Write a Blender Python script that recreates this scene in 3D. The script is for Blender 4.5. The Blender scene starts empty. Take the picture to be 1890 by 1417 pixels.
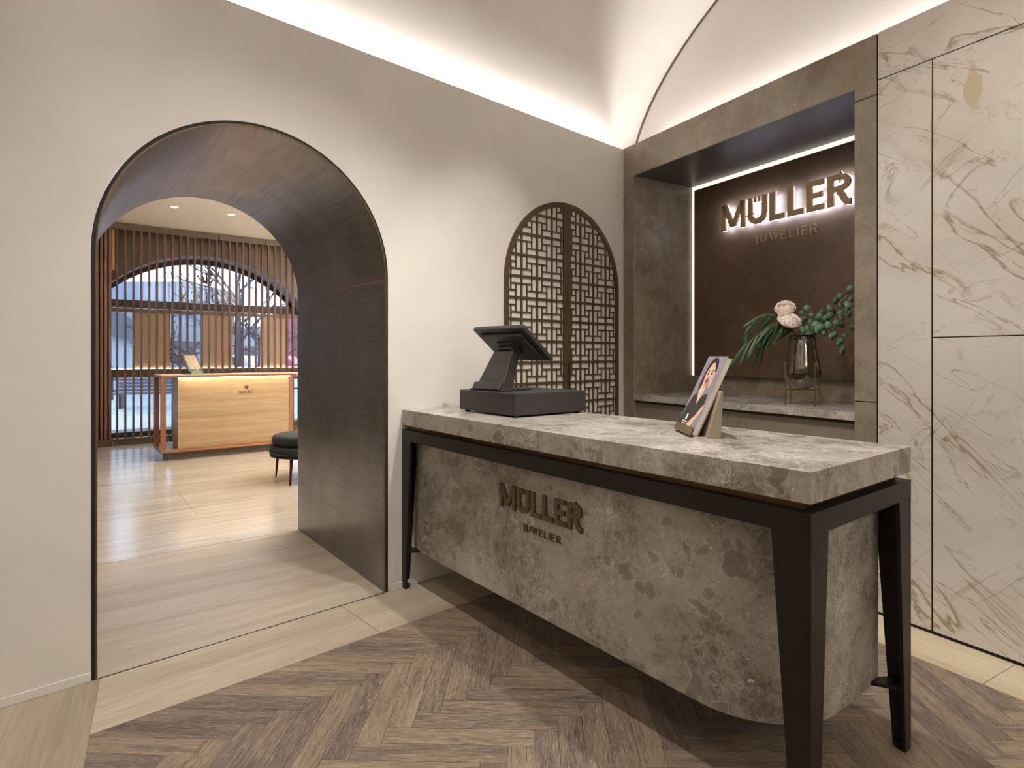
import bpy, bmesh, math, random
from math import sin, cos, pi, sqrt, radians, atan2
from mathutils import Vector, Matrix
random.seed(7)
SC = bpy.context.scene
COL = SC.collection
# ---------------------------------------------------------------- camera, world, exposure
cam_d = bpy.data.cameras.new('camera'); cam = bpy.data.objects.new('camera', cam_d); COL.objects.link(cam)
cam.location = (0, 0, 1.30); cam.rotation_euler = (pi/2, 0, 0)
cam_d.sensor_width = 36; cam_d.lens = 1085/1890*36; cam_d.shift_y = -51.5/1890
cam_d.clip_start = .02; cam_d.clip_end = 300
SC.camera = cam
vs = SC.view_settings; vs.view_transform = 'Standard'; vs.look = 'None'; vs.gamma = 1; vs.use_curve_mapping = False
vs.exposure = 0.1
W = bpy.data.worlds.new('world'); SC.world = W; W.use_nodes = True
bg = W.node_tree.nodes['Background']; bg.inputs[0].default_value = (.54, .74, 1, 1); bg.inputs[1].default_value = 4.6

def frame(o, ang, z=0):
    return Matrix.Translation((o[0], o[1], z)) @ Matrix.Rotation(ang, 4, 'Z')
# frames: local x runs along a wall to the right, local y away from the room we stand in
AL, AN, AD, AF = radians(41.8), radians(-59.8), radians(-52.0), radians(37.5)
C0 = (.870, 4.638); D0 = (-.6254, 3.3147); F0 = (-5.752, 8.538)
FL, FN, FD, FF = frame(C0, AL), frame(C0, AN), frame(D0, AD), frame(F0, AF)
ID = Matrix.Identity(4)

def light(name, kind, loc, power, color=(1, .93, .84), rot=(0, 0, 0), M=ID, **kw):
    d = bpy.data.lights.new(name, kind); d.energy = power; d.color = color
    for k, v in kw.items(): setattr(d, k, v)
    o = bpy.data.objects.new(name, d); COL.objects.link(o)
    o.matrix_world = M @ Matrix.Translation(loc) @ Matrix.LocRotScale(None, __import__('mathutils').Euler(rot), None)
    return o
def aim(name, p, q, power, angle, blend=.4, color=(1, .90, .78), size=.03, M=ID):
    a, b = M @ Vector(p), M @ Vector(q)
    d = bpy.data.lights.new(name, 'SPOT'); d.energy = power; d.color = color
    d.spot_size = radians(angle); d.spot_blend = blend; d.shadow_soft_size = size
    o = bpy.data.objects.new(name, d); COL.objects.link(o)
    o.location = a; o.rotation_euler = (b-a).to_track_quat('-Z', 'Y').to_euler(); return o
# cove strips behind the left and niche wall tops, then two added fills
WARM = (1, .97, .93)
light('cove_light_left', 'AREA', (-3.6, .062, 2.80), 62, (1, .99, .985), (pi, 0, 0), FL, shape='RECTANGLE', size=7.0, size_y=.05)
light('cove_light_niche', 'AREA', (3.2, .12, 2.82), 29, (1, .985, .965), (pi, 0, 0), FN, shape='RECTANGLE', size=6.0, size_y=.06)
light('fill_light_back', 'AREA', (-2.4, -5.7, 2.80), 88, (1, .99, .985), (pi+.25, 0, 0), FL, shape='RECTANGLE', size=4.8, size_y=.12)  # added ambient fill, unseen, high in front of the back wall
light('fill_light_behind', 'AREA', (-7.85, -3.4, 2.80), 40, (1, .985, .97), (pi, .25, 0), FL, shape='RECTANGLE', size=.12, size_y=5.0)  # added fill for the desk front, unseen behind the camera
# ceiling spots of the front room and an added fill spot (local desk coordinates)
aim('ceiling_spot_counter', (1.55, .43, 3.4), (1.25, .2, .6), 160, 110, .9, WARM, .035, FD)
aim('ceiling_spot_floor', (1.45, -.36, 3.5), (.9, -.75, 0), 150, 105, .9, WARM, .035, FD)
aim('fill_spot_front', (.5, -1.9, 3.5), (.9, 0, .5), 42, 80, .9, WARM, .05, FD)  # added spot that lifts the dark front of the desk
aim('ceiling_spot_wall', (-1.35, -1.0, 3.4), (-1.42, 0, 1.2), 34, 54, .7, WARM, .03, FL)
aim('ceiling_spot_entry', (-4.3, -1.6, 3.4), (-4.0, -.4, 0), 2, 90, .9, WARM, .04, FL)
aim('ceiling_spot_marble', (2.6, -1.6, 3.5), (2.6, 0, .9), 78, 90, .9, WARM, .04, FN)
aim('ceiling_spot_niche', (1.0, -2.3, 3.4), (1.0, .6, 2.0), 60, 44, .9, WARM, .04, FN)
# added uplights, out of view, that brighten the far room's ceiling
light('fill_light_far', 'AREA', (4.6, -2.8, 2.75), 430, (1, .975, .95), (pi, 0, 0), FF, shape='RECTANGLE', size=.12, size_y=5.0)
light('fill_light_far_back', 'AREA', (3.0, -5.55, 2.75), 170, (1, .975, .95), (pi, 0, 0), FF, shape='RECTANGLE', size=3.6, size_y=.12)  # second added uplight, hidden near the dividing wall

# ---------------------------------------------------------------- materials
def lin(c):
    if isinstance(c, str): c = [int(c[i:i+2], 16) for i in (0, 2, 4)]
    f = lambda v: v/12.92 if v <= .04045 else ((v+.055)/1.055)**2.4
    return tuple(f(v/255) for v in c)+(1,)
MATS = {}
class NT:
    def __init__(s, name):
        m = bpy.data.materials.new(name); m.use_nodes = True; s.m = m; s.t = m.node_tree; s.n = s.t.nodes
        s.b = s.n['Principled BSDF']; MATS[name] = m
    def node(s, ty, **kw):
        n = s.n.new(ty)
        for k, v in kw.items():
            if k.startswith('_'): setattr(n, k[1:], v)
            else:
                k = k.replace('_', ' ')
                n.inputs[k if k in n.inputs else int(k[1:])].default_value = v
        return n
    def link(s, a, b): s.t.links.new(a, b)
    def coord(s, scale=(1, 1, 1), rot=(0, 0, 0), loc=(0, 0, 0), out='Object'):
        c = s.n.new('ShaderNodeTexCoord'); m = s.n.new('ShaderNodeMapping')
        m.inputs['Rotation'].default_value = rot; m.inputs['Location'].default_value = loc
        s.link(c.outputs[out], m.inputs[0]); k = s.n.new('ShaderNodeMapping'); k.inputs['Scale'].default_value = scale; s.link(m.outputs[0], k.inputs[0]); return k.outputs[0]
    def noise(s, vec, scale, detail=4, rough=.55, dist=0):
        n = s.node('ShaderNodeTexNoise', Scale=scale, Detail=detail, Roughness=rough, Distortion=dist)
        s.link(vec, n.inputs['Vector']); return n.outputs['Fac']
    def ramp(s, fac, stops, interp='LINEAR'):
        n = s.n.new('ShaderNodeValToRGB'); e = n.color_ramp; e.interpolation = interp
        while len(e.elements) < len(stops): e.elements.new(.5)
        for el, (p, c) in zip(e.elements, stops):
            el.position = p; el.color = lin(c) if not isinstance(c, float) else (c, c, c, 1)
        s.link(fac, n.inputs[0]); return n.outputs[0]
    def mix(s, f, a, b, mode='MIX'):
        n = s.n.new('ShaderNodeMix'); n.data_type = 'RGBA'; n.blend_type = mode
        for sock, v in ((n.inputs[0], f), (n.inputs[6], a), (n.inputs[7], b)):
            if hasattr(v, 'is_linked') or hasattr(v, 'links'): s.link(v, sock)
            elif isinstance(v, (int, float)): sock.default_value = v
            else: sock.default_value = lin(v)
        return n.outputs[2]
    def math(s, op, a, b=0):
        n = s.n.new('ShaderNodeMath'); n.operation = op
        for sock, v in ((n.inputs[0], a), (n.inputs[1], b)):
            if isinstance(v, (int, float)): sock.default_value = v
            else: s.link(v, sock)
        return n.outputs[0]
    def bump(s, h, st=.2, d=.002):
        n = s.node('ShaderNodeBump', Strength=st, Distance=d); s.link(h, n.inputs['Height']); s.link(n.outputs[0], s.b.inputs['Normal'])
    def set(s, col=None, rough=.5, metal=0, **kw):
        if col is not None:
            if hasattr(col, 'links'): s.link(col, s.b.inputs['Base Color'])
            else: s.b.inputs['Base Color'].default_value = lin(col)
        if hasattr(rough, 'links'): s.link(rough, s.b.inputs['Roughness'])
        else: s.b.inputs['Roughness'].default_value = rough
        s.b.inputs['Metallic'].default_value = metal
        for k, v in kw.items(): s.b.inputs[k.replace('_', ' ')].default_value = v
        return s.m
def plain(name, col, rough=.5, metal=0, var=.06, scale=20, **kw):
    t = NT(name); v = t.coord(); n = t.noise(v, scale, 3)
    c = t.ramp(n, [(.3, tuple(max(0, x*(1-var)) for x in rgb(col))), (.7, tuple(min(255, x*(1+var)) for x in rgb(col)))])
    return t.set(c, rough, metal, **kw)
def rgb(c): return tuple(int(c[i:i+2], 16) for i in (0, 2, 4)) if isinstance(c, str) else c
def emit(name, col, st):
    t = NT(name); t.set('000000', .9); t.b.inputs['Emission Color'].default_value = lin(col); t.b.inputs['Emission Strength'].default_value = st; return t.m

M_WALL = plain('wall_plaster', 'DAD3CA', .75, var=.015, scale=3)
M_CEIL = plain('ceiling_plaster', 'DAD3CC', .8, var=.015, scale=2)
M_FCEIL = plain('far_ceiling_plaster', 'EEE6DA', .8, var=.015, scale=2)
M_BLACK = plain('black_gap', '14110E', .7)
M_DARKM = plain('dark_metal', '2E2926', .42, .6, var=.04)
M_BRASS = plain('brass', 'A8884E', .3, 1, var=.04)
M_BRONZE = plain('bronze_letters', '9A7E58', .5, .2, var=.04)
M_LOGO = plain('dark_bronze_logo', '6B5840', .5, .2, var=.04)
M_LATT = plain('bronze_lattice', '5F4E36', .45, .35, var=.06)
M_PLINTH = plain('bronze_plinth', '6A5238', .4, .8, var=.05)
M_TAUPE = plain('taupe_lacquer', '857A6C', .55, var=.02)
M_BEIGE = plain('beige_fabric', 'DCC4A8', .85, var=.04, scale=200)
M_BLKPL = plain('black_plastic', '35322F', .42, var=.03)
M_SEAT = plain('charcoal_velvet', '23282A', .8, var=.12, scale=60)
M_LED = emit('led_strip', 'FFF3E4', 1.1)
M_LEDW = emit('letter_backlight', 'D4E2FF', 20)
M_LEDF = emit('far_led', 'FFE6C0', 14)
M_LAMP = emit('downlight_lens', 'FFEBCB', 9)
M_SHADE = plain('dark_taupe_wall', '6B5F4A', .35, var=.03)
M_WHITE = plain('white_print', 'EDE8E0', .6)
M_PAGE = plain('paper_pages', 'DCD4CC', .8, var=.03)
M_HOLD = plain('holder_lacquer', '9A8C78', .45, var=.02)

def m_oak():
    t = NT('herringbone_oak'); uv = t.n.new('ShaderNodeTexCoord').outputs['UV']
    at = t.n.new('ShaderNodeAttribute'); at.attribute_name = 'rnd'; r = at.outputs['Fac']
    cmb = t.n.new('ShaderNodeCombineXYZ'); t.link(t.math('MULTIPLY', r, 37.0), cmb.inputs[0]); t.link(t.math('MULTIPLY', r, 91.0), cmb.inputs[1]); t.link(r, cmb.inputs[2])
    add = t.n.new('ShaderNodeVectorMath'); add.operation = 'ADD'; t.link(uv, add.inputs[0]); t.link(cmb.outputs[0], add.inputs[1])
    def mp(sc):
        m = t.n.new('ShaderNodeMapping'); m.inputs['Scale'].default_value = sc; t.link(add.outputs[0], m.inputs[0]); return m.outputs[0]
    broad = t.noise(mp((2.5, 16, 1)), 1, 4, .6, .8)
    grain = t.noise(mp((9, 150, 1)), 1, 5, .65, 1.2)
    fine = t.noise(mp((22, 420, 1)), 1, 3, .6, .5)
    tone = t.math('ADD', t.math('MULTIPLY', broad, .78), t.math('MULTIPLY', r, .24))
    base = t.ramp(tone, [(.25, '56493F'), (.42, '74655A'), (.56, '8C7862'), (.78, 'A18D78')])
    lines = t.ramp(grain, [(.38, 1.0), (.50, .0)])
    c = t.mix(t.math('MULTIPLY', lines, .55), base, '3F332B')
    lt = t.ramp(fine, [(.52, 0.0), (.68, 1.0)])
    c = t.mix(t.math('MULTIPLY', lt, .55), c, 'C0B3A4')
    t.bump(t.math('ADD', grain, t.math('MULTIPLY', fine, .4)), .35, .002)
    return t.set(c, t.math('ADD', t.math('MULTIPLY', grain, .25), .33))
M_OAK = m_oak()

def m_trav(name, ang, cols, rough=.25, vert=False, pits=True, scale=1.0):
    """travertine: long streaks along world direction ang (or horizontal streaks on an upright face)"""
    t = NT(name)
    a = t.n.new('ShaderNodeTexCoord'); geo = t.n.new('ShaderNodeNewGeometry')
    m0 = t.n.new('ShaderNodeMapping'); m0.vector_type = 'POINT'; m0.inputs['Rotation'].default_value = (0, 0, -ang); t.link(geo.outputs['Position'], m0.inputs[0])
    def mp(sc):
        m = t.n.new('ShaderNodeMapping'); m.inputs['Scale'].default_value = sc; t.link(m0.outputs[0], m.inputs[0]); return m.outputs[0]
    k = scale
    if vert: b = t.noise(mp((.7*k, .7*k, 14*k)), 1, 5, .6, .6); f = t.noise(mp((5*k, 5*k, 90*k)), 1, 5, .7, .8); pv = mp((14*k, 14*k, 90*k))
    else: b = t.noise(mp((.6*k, 7*k, 1)), 1, 5, .6, .7); f = t.noise(mp((4*k, 70*k, 1)), 1, 5, .7, .8); pv = mp((10*k, 70*k, 1))
    tone = t.math('ADD', t.math('MULTIPLY', b, .6), t.math('MULTIPLY', f, .4))
    c = t.ramp(tone, [(.34, cols[0]), (.5, cols[1]), (.64, cols[2])])
    if pits:
        p = t.ramp(t.noise(pv, 1, 2, .5), [(.70, 0.0), (.76, 1.0)]); c = t.mix(t.math('MULTIPLY', p, .55), c, cols[3])
    t.bump(f, .06, .001)
    return t.set(c, rough)
TC = ('A8957E', 'BFAE97', 'D0C2AC', '7C6A54')
M_TR_L = m_trav('travertine_wall_border', AL, TC, .35)
M_TR_N = m_trav('travertine_cross_border', AN, ('8A7E6A', 'A4967F', 'B6A992', '6C5C48'), .38, scale=.7)
M_TR_R = m_trav('travertine_right_border', AN, ('BBA98A', 'CDBD9F', 'D8CBB0', '8C7A60'), .4)
M_TR_T = m_trav('travertine_threshold', AF, ('B09C86', 'C6B5A0', 'D6C8B4', '7C6A54'), .3)
M_TR_F = m_trav('travertine_far_floor', AF, ('B0A698', 'C6BDB0', 'D6CEC3', '8C7A64'), .2)
M_TR_D = m_trav('travertine_desk', AF, ('8E7858', 'A68C6C', 'B69E7E', '5E462C'), .45, True)

def m_stone(name, cols, rough=.35, k=1.0, veins=.5, clast=.5):
    t = NT(name); v = t.coord()
    w = t.noise(v, 2.6*k, 4, .55, .8); w2 = t.noise(v, 9*k, 6, .62, 1.4); f = t.noise(v, 60*k, 6, .7, .8)
    tone = t.math('ADD', t.math('ADD', t.math('MULTIPLY', w, .42), t.math('MULTIPLY', w2, .30)), t.math('MULTIPLY', f, .28))
    c = t.ramp(tone, [(.42, cols[0]), (.48, cols[1]), (.53, cols[2]), (.60, cols[3])])
    # rounded darker clasts in two sizes, edges warped
    nn = t.node('ShaderNodeTexNoise', Scale=7*k, Detail=4.0); t.link(v, nn.inputs['Vector'])
    for sc_, amt, lo, st in ((6, .30, .66, 1.0), (15, .12, .74, .8)):
        dv = t.n.new('ShaderNodeVectorMath'); dv.operation = 'ADD'
        sc = t.n.new('ShaderNodeVectorMath'); sc.operation = 'SCALE'; sc.inputs['Scale'].default_value = amt/k; t.link(nn.outputs['Color'], sc.inputs[0]); t.link(v, dv.inputs[0]); t.link(sc.outputs[0], dv.inputs[1])
        vo = t.node('ShaderNodeTexVoronoi', Scale=sc_*k, Randomness=1.0); t.link(dv.outputs[0], vo.inputs['Vector'])
        cl = t.ramp(vo.outputs['Distance'], [(.34, 1.0), (.42, 0.0)]); sel = t.ramp(vo.outputs['Color'], [(lo, 0.0), (lo+.03, 1.0)])
        rim = t.ramp(vo.outputs['Distance'], [(.37, 0.0), (.42, 1.0), (.47, 0.0)])
        c = t.mix(t.math('MULTIPLY', t.math('MULTIPLY', cl, sel), clast*st), c, cols[0])
        c = t.mix(t.math('MULTIPLY', t.math('MULTIPLY', rim, sel), veins*.22), c, cols[4])
    for s_, wd, st in ((4.5, .007, veins), (13, .010, veins*.8), (34, .018, veins*.6)):
        n = t.noise(v, s_*k, 7, .6, 1.8); a = t.math('ABSOLUTE', t.math('SUBTRACT', n, .5))
        l = t.ramp(a, [(0, 1.0), (wd, 0.0)]); mk = t.ramp(t.noise(v, 3.1*k, 4), [(.46, 0.0), (.60, 1.0)])
        c = t.mix(t.math('MULTIPLY', t.math('MULTIPLY', l, mk), st), c, cols[4])
    sp = t.ramp(t.noise(v, 55*k, 2, .5), [(.72, 0.0), (.76, 1.0)]); c = t.mix(t.math('MULTIPLY', sp, veins), c, cols[4])
    return t.set(c, rough)
M_STONE = m_stone('grey_brown_marble', ('776F64', '9A9287', 'ABA399', 'B9B2A8', 'E6E1DA'), .24, 1.05, .95, .6)
M_STOP = m_stone('grey_marble_top', ('6E6760', '857E77', '959089', 'A39D96', 'C9C3BA'), .22)
M_NICHE = m_stone('taupe_stone', ('7C6F5F', '887B6A', '908372', '998C7A', 'A89A88'), .42, .8, .08, .15)
M_NICHI = m_stone('niche_lining_stone', ('786B5A', '8A7C69', '968875', 'A0927E', 'A8987F'), .38, .9, .15, .3)

def m_marble():
    t = NT('cream_veined_marble'); v = t.coord()
    cloud = t.noise(v, 1.3, 4, .55, .6)
    c = t.ramp(cloud, [(.3, 'C9C0B4'), (.5, 'D5CDC2'), (.7, 'DED7CD')])
    def veins(rot, sc, scale, wd, col, st, mlo, mhi, dist=1.2, loc=(0, 0, 0)):
        nonlocal c
        vv = t.coord(sc, rot, loc); n = t.noise(vv, scale, 6, .52, dist)
        a = t.math('ABSOLUTE', t.math('SUBTRACT', n, .5)); l = t.ramp(a, [(0, 1.0), (wd*.35, .6), (wd, 0.0)])
        mk = t.ramp(t.noise(vv, scale*1.4, 3), [(mlo, 0.0), (mhi, 1.0)])
        c = t.mix(t.math('MULTIPLY', t.math('MULTIPLY', l, mk), st), c, col)
    veins((0, radians(-40), 0), (.42, 1, 2.2), 1.2, .010, '8C7450', .85, .42, .56, .8)
    veins((0, radians(-33), 0), (.40, 1, 2.4), 1.9, .006, '9A8460', .8, .40, .54, .7, (5, 0, 1))
    veins((0, radians(48), 0), (.6, 1, 2.0), 1.3, .009, '8A7A66', .65, .48, .62, 1.1, (3, 0, 5))
    veins((0, radians(-30), 0), (.8, 1, 1.6), 3.0, .014, 'A08A66', .6, .48, .62, 1.4, (7, 0, 2))
    veins((0, radians(-35), 0), (.5, 1, 1.8), 1.1, .05, 'A79A88', .22, .5, .66, 1.0, (1, 0, 9))
    pm = t.coord((14, 1, 4.6), (0, 0, 0), (-2.345, 0, -2.50)); nz = t.node('ShaderNodeTexNoise', Scale=9.0, Detail=4.0); t.link(t.coord(), nz.inputs['Vector'])
    ad = t.n.new('ShaderNodeMixRGB'); ad.blend_type = 'ADD'; ad.inputs[0].default_value = 1.9; t.link(pm, ad.inputs[1]); sb = t.n.new('ShaderNodeVectorMath'); sb.operation = 'SUBTRACT'; t.link(nz.outputs['Color'], sb.inputs[0]); sb.inputs[1].default_value = (.5, .5, .5); t.link(sb.outputs[0], ad.inputs[2])
    ln = t.n.new('ShaderNodeVectorMath'); ln.operation = 'LENGTH'; mu = t.n.new('ShaderNodeVectorMath'); mu.operation = 'MULTIPLY'; mu.inputs[1].default_value = (1, 0, 1); t.link(ad.outputs[0], mu.inputs[0]); t.link(mu.outputs[0], ln.inputs[0])
    c = t.mix(t.math('MULTIPLY', t.ramp(ln.outputs['Value'], [(.42, 1.0), (.52, 0.0)]), .6), c, 'B7A070')
    return t.set(c, .22)
M_MARB = m_marble()

def m_brushed(name, col, rough=.3, sc=(2, 2, 160)):
    t = NT(name); v = t.coord(sc); n = t.noise(v, 1, 4, .6)
    cl = t.noise(t.coord(), 2.2, 4, .6)
    r = rgb(col); c = t.ramp(t.math('ADD', t.math('MULTIPLY', n, .4), t.math('MULTIPLY', cl, .6)), [(.35, tuple(x*.82 for x in r)), (.65, tuple(min(255, x*1.15) for x in r))])
    t.b.inputs['Anisotropic'].default_value = .4
    t.bump(n, .08, .0008)
    return t.set(c, t.math('ADD', t.math('MULTIPLY', cl, .16), rough-.08), 1)
M_LINER = m_brushed('brushed_bronze', '888689', .33)
M_PANEL = m_stone('brown_leather_panel', ('54402E', '5B4533', '614B38', '68503C', '664C38'), .42, .6, .03, .05)

def m_wood(name, cols, axis='z', rough=.4):
    t = NT(name); sc = {'z': (22, 22, 1.2), 'x': (1.2, 22, 22)}[axis]; v = t.coord(sc); n = t.noise(v, 1, 5, .6, 1.0); n2 = t.noise(t.coord(tuple(4*s for s in sc)), 1, 3, .6)
    return t.set(t.ramp(t.math('ADD', t.math('MULTIPLY', n, .7), t.math('MULTIPLY', n2, .3)), [(.3, cols[0]), (.5, cols[1]), (.7, cols[2])]), rough)
M_SLAT = m_wood('walnut_slat', ('3E2212', '5A341C', '70442A'), rough=.62)
M_WALN = m_wood('walnut_desk', ('6E4226', '8A5836', '9C6A46'))
M_WALNX = m_wood('walnut_desk_rail', ('6E4226', '8A5836', '9C6A46'), 'x')
def m_glass(name, col, rough=0, ior=1.45, tint=None):
    t = NT(name); t.set(col, rough); t.b.inputs['Transmission Weight'].default_value = 1; t.b.inputs['IOR'].default_value = ior; return t.m
def m_pane():
    t = NT('window_pane'); o = t.n['Material Output']; tr = t.n.new('ShaderNodeBsdfTransparent'); g = t.n.new('ShaderNodeBsdfGlossy'); g.inputs['Roughness'].default_value = 0
    f = t.n.new('ShaderNodeFresnel'); f.inputs['IOR'].default_value = 1.45; m = t.n.new('ShaderNodeMixShader'); tr.inputs[0].default_value = (.93, .95, .96, 1)
    t.link(f.outputs[0], m.inputs[0]); t.link(tr.outputs[0], m.inputs[1]); t.link(g.outputs[0], m.inputs[2]); t.link(m.outputs[0], o.inputs['Surface']); return t.m
M_GLASS = m_pane()
M_SMOKE = m_glass('smoked_glass', 'DDD8CC', .01)
def _smoke():
    nt = M_SMOKE.node_tree; b = nt.nodes['Principled BSDF']; out = nt.nodes['Material Output']
    g = nt.nodes.new('ShaderNodeBsdfGlossy'); g.inputs['Color'].default_value = lin('C9C4BC'); g.inputs['Roughness'].default_value = .06
    m = nt.nodes.new('ShaderNodeMixShader'); m.inputs[0].default_value = .16
    nt.links.new(b.outputs[0], m.inputs[1]); nt.links.new(g.outputs[0], m.inputs[2]); nt.links.new(m.outputs[0], out.inputs['Surface'])
_smoke()
M_WATER = m_glass('water', 'EEF2EA', 0, 1.33)

# ---------------------------------------------------------------- mesh helpers
class MB:
    def __init__(s): s.v = []; s.f = []; s.m = []; s.mats = []
    def mi(s, mat):
        if mat not in s.mats: s.mats.append(mat)
        return s.mats.index(mat)
    def face(s, pts, mat=None):
        b = len(s.v); s.v += [tuple(p) for p in pts]; s.f.append(tuple(range(b, b+len(pts)))); s.m.append(s.mi(mat) if mat else 0); return s
    def box(s, a, b, mat=None):
        x0, y0, z0 = a; x1, y1, z1 = b; k = len(s.v)
        s.v += [(x0, y0, z0), (x1, y0, z0), (x1, y1, z0), (x0, y1, z0), (x0, y0, z1), (x1, y0, z1), (x1, y1, z1), (x0, y1, z1)]
        for f in ((0, 3, 2, 1), (4, 5, 6, 7), (0, 1, 5, 4), (1, 2, 6, 5), (2, 3, 7, 6), (3, 0, 4, 7)):
            s.f.append(tuple(k+i for i in f)); s.m.append(s.mi(mat) if mat else 0)
        return s
    def prism(s, poly, lo, hi, axis='y', mat=None):
        """poly: 2D outline; axis y -> (x,z) outline; z -> (x,y); x -> (y,z)"""
        def P(p, h): return {'y': (p[0], h, p[1]), 'z': (p[0], p[1], h), 'x': (h, p[0], p[1])}[axis]
        n = len(poly); k = len(s.v); s.v += [P(p, lo) for p in poly]+[P(p, hi) for p in poly]; mi = s.mi(mat) if mat else 0
        s.f.append(tuple(k+i for i in range(n))); s.f.append(tuple(k+n+i for i in reversed(range(n)))); s.m += [mi, mi]
        for i in range(n):
            j = (i+1) % n; s.f.append((k+i, k+j, k+n+j, k+n+i)); s.m.append(mi)
        return s
    def tube(s, pts, rad, seg=8, mat=None, cap=True):
        pts = [Vector(p) for p in pts]; n = len(pts); rad = rad if hasattr(rad, '__len__') else [rad]*n; k = len(s.v); mi = s.mi(mat) if mat else 0
        up = None
        for i, p in enumerate(pts):
            d = (pts[min(i+1, n-1)]-pts[max(i-1, 0)]).normalized()
            if up is None: up = d.orthogonal().normalized()
            else:
                up = up-d*up.dot(d); up = up.normalized() if up.length > 1e-5 else d.orthogonal().normalized()
            w = d.cross(up)
            for j in range(seg):
                a = 2*pi*j/seg; s.v.append(tuple(p+(up*cos(a)+w*sin(a))*rad[i]))
        for i in range(n-1):
            for j in range(seg):
                a = k+i*seg+j; b = k+i*seg+(j+1) % seg; s.f.append((a, b, b+seg, a+seg)); s.m.append(mi)
        if cap:
            s.f.append(tuple(k+j for j in reversed(range(seg)))); s.f.append(tuple(k+(n-1)*seg+j for j in range(seg))); s.m += [mi, mi]
        return s
    def lathe(s, prof, seg=32, mat=None, c=(0, 0), close=False):
        k = len(s.v); n = len(prof); mi = s.mi(mat) if mat else 0
        for r, z in prof:
            for j in range(seg): a = 2*pi*j/seg; s.v.append((c[0]+r*cos(a), c[1]+r*sin(a), z))
        for i in range(n if close else n-1):
            i2 = (i+1) % n
            for j in range(seg):
                j2 = (j+1) % seg; s.f.append((k+i*seg+j, k+i*seg+j2, k+i2*seg+j2, k+i2*seg+j)); s.m.append(mi)
        return s
def fix(bm):
    bmesh.ops.remove_doubles(bm, verts=bm.verts, dist=1e-6); bmesh.ops.recalc_face_normals(bm, faces=bm.faces)
def build(mb, name, mat, parent=None, M=None, smooth=False, bevel=0, weld=True, seg=2):
    me = bpy.data.meshes.new(name); me.from_pydata(mb.v, [], mb.f); me.update()
    if mb.mats:
        for m in mb.mats: me.materials.append(m)
        for p, i in zip(me.polygons, mb.m): p.material_index = i
    else: me.materials.append(mat)
    if weld:
        bm = bmesh.new(); bm.from_mesh(me); fix(bm); bm.to_mesh(me); bm.free()
    if smooth:
        for p in me.polygons: p.use_smooth = True
    o = bpy.data.objects.new(name, me); COL.objects.link(o)
    if parent: o.parent = parent
    if M is not None: o.matrix_world = M
    if bevel:
        b = o.modifiers.new('bevel', 'BEVEL'); b.width = bevel; b.segments = seg; b.limit_method = 'ANGLE'; b.angle_limit = radians(40)
    if smooth == 'angle':
        try: me.set_sharp_from_angle(angle=radians(35))
        except Exception: pass
    return o
def tag(o, label, cat, group=None):
    o['label'] = label; o['category'] = cat
    if group: o['group'] = group
    return o
def thing(name, label, cat, M, group=None):
    o = bpy.data.objects.new(name, None); COL.objects.link(o); o.empty_display_size = .1; o.matrix_world = M; return tag(o, label, cat, group)
def struct(o, label=None):
    o['kind'] = 'structure'
    if label: o['label'] = label
    return o
def sempty(name, M, label=None):
    o = bpy.data.objects.new(name, None); COL.objects.link(o); o.matrix_world = M; return struct(o, label)
T = Matrix.Translation
def box(a, b): return MB().box(a, b)

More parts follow.
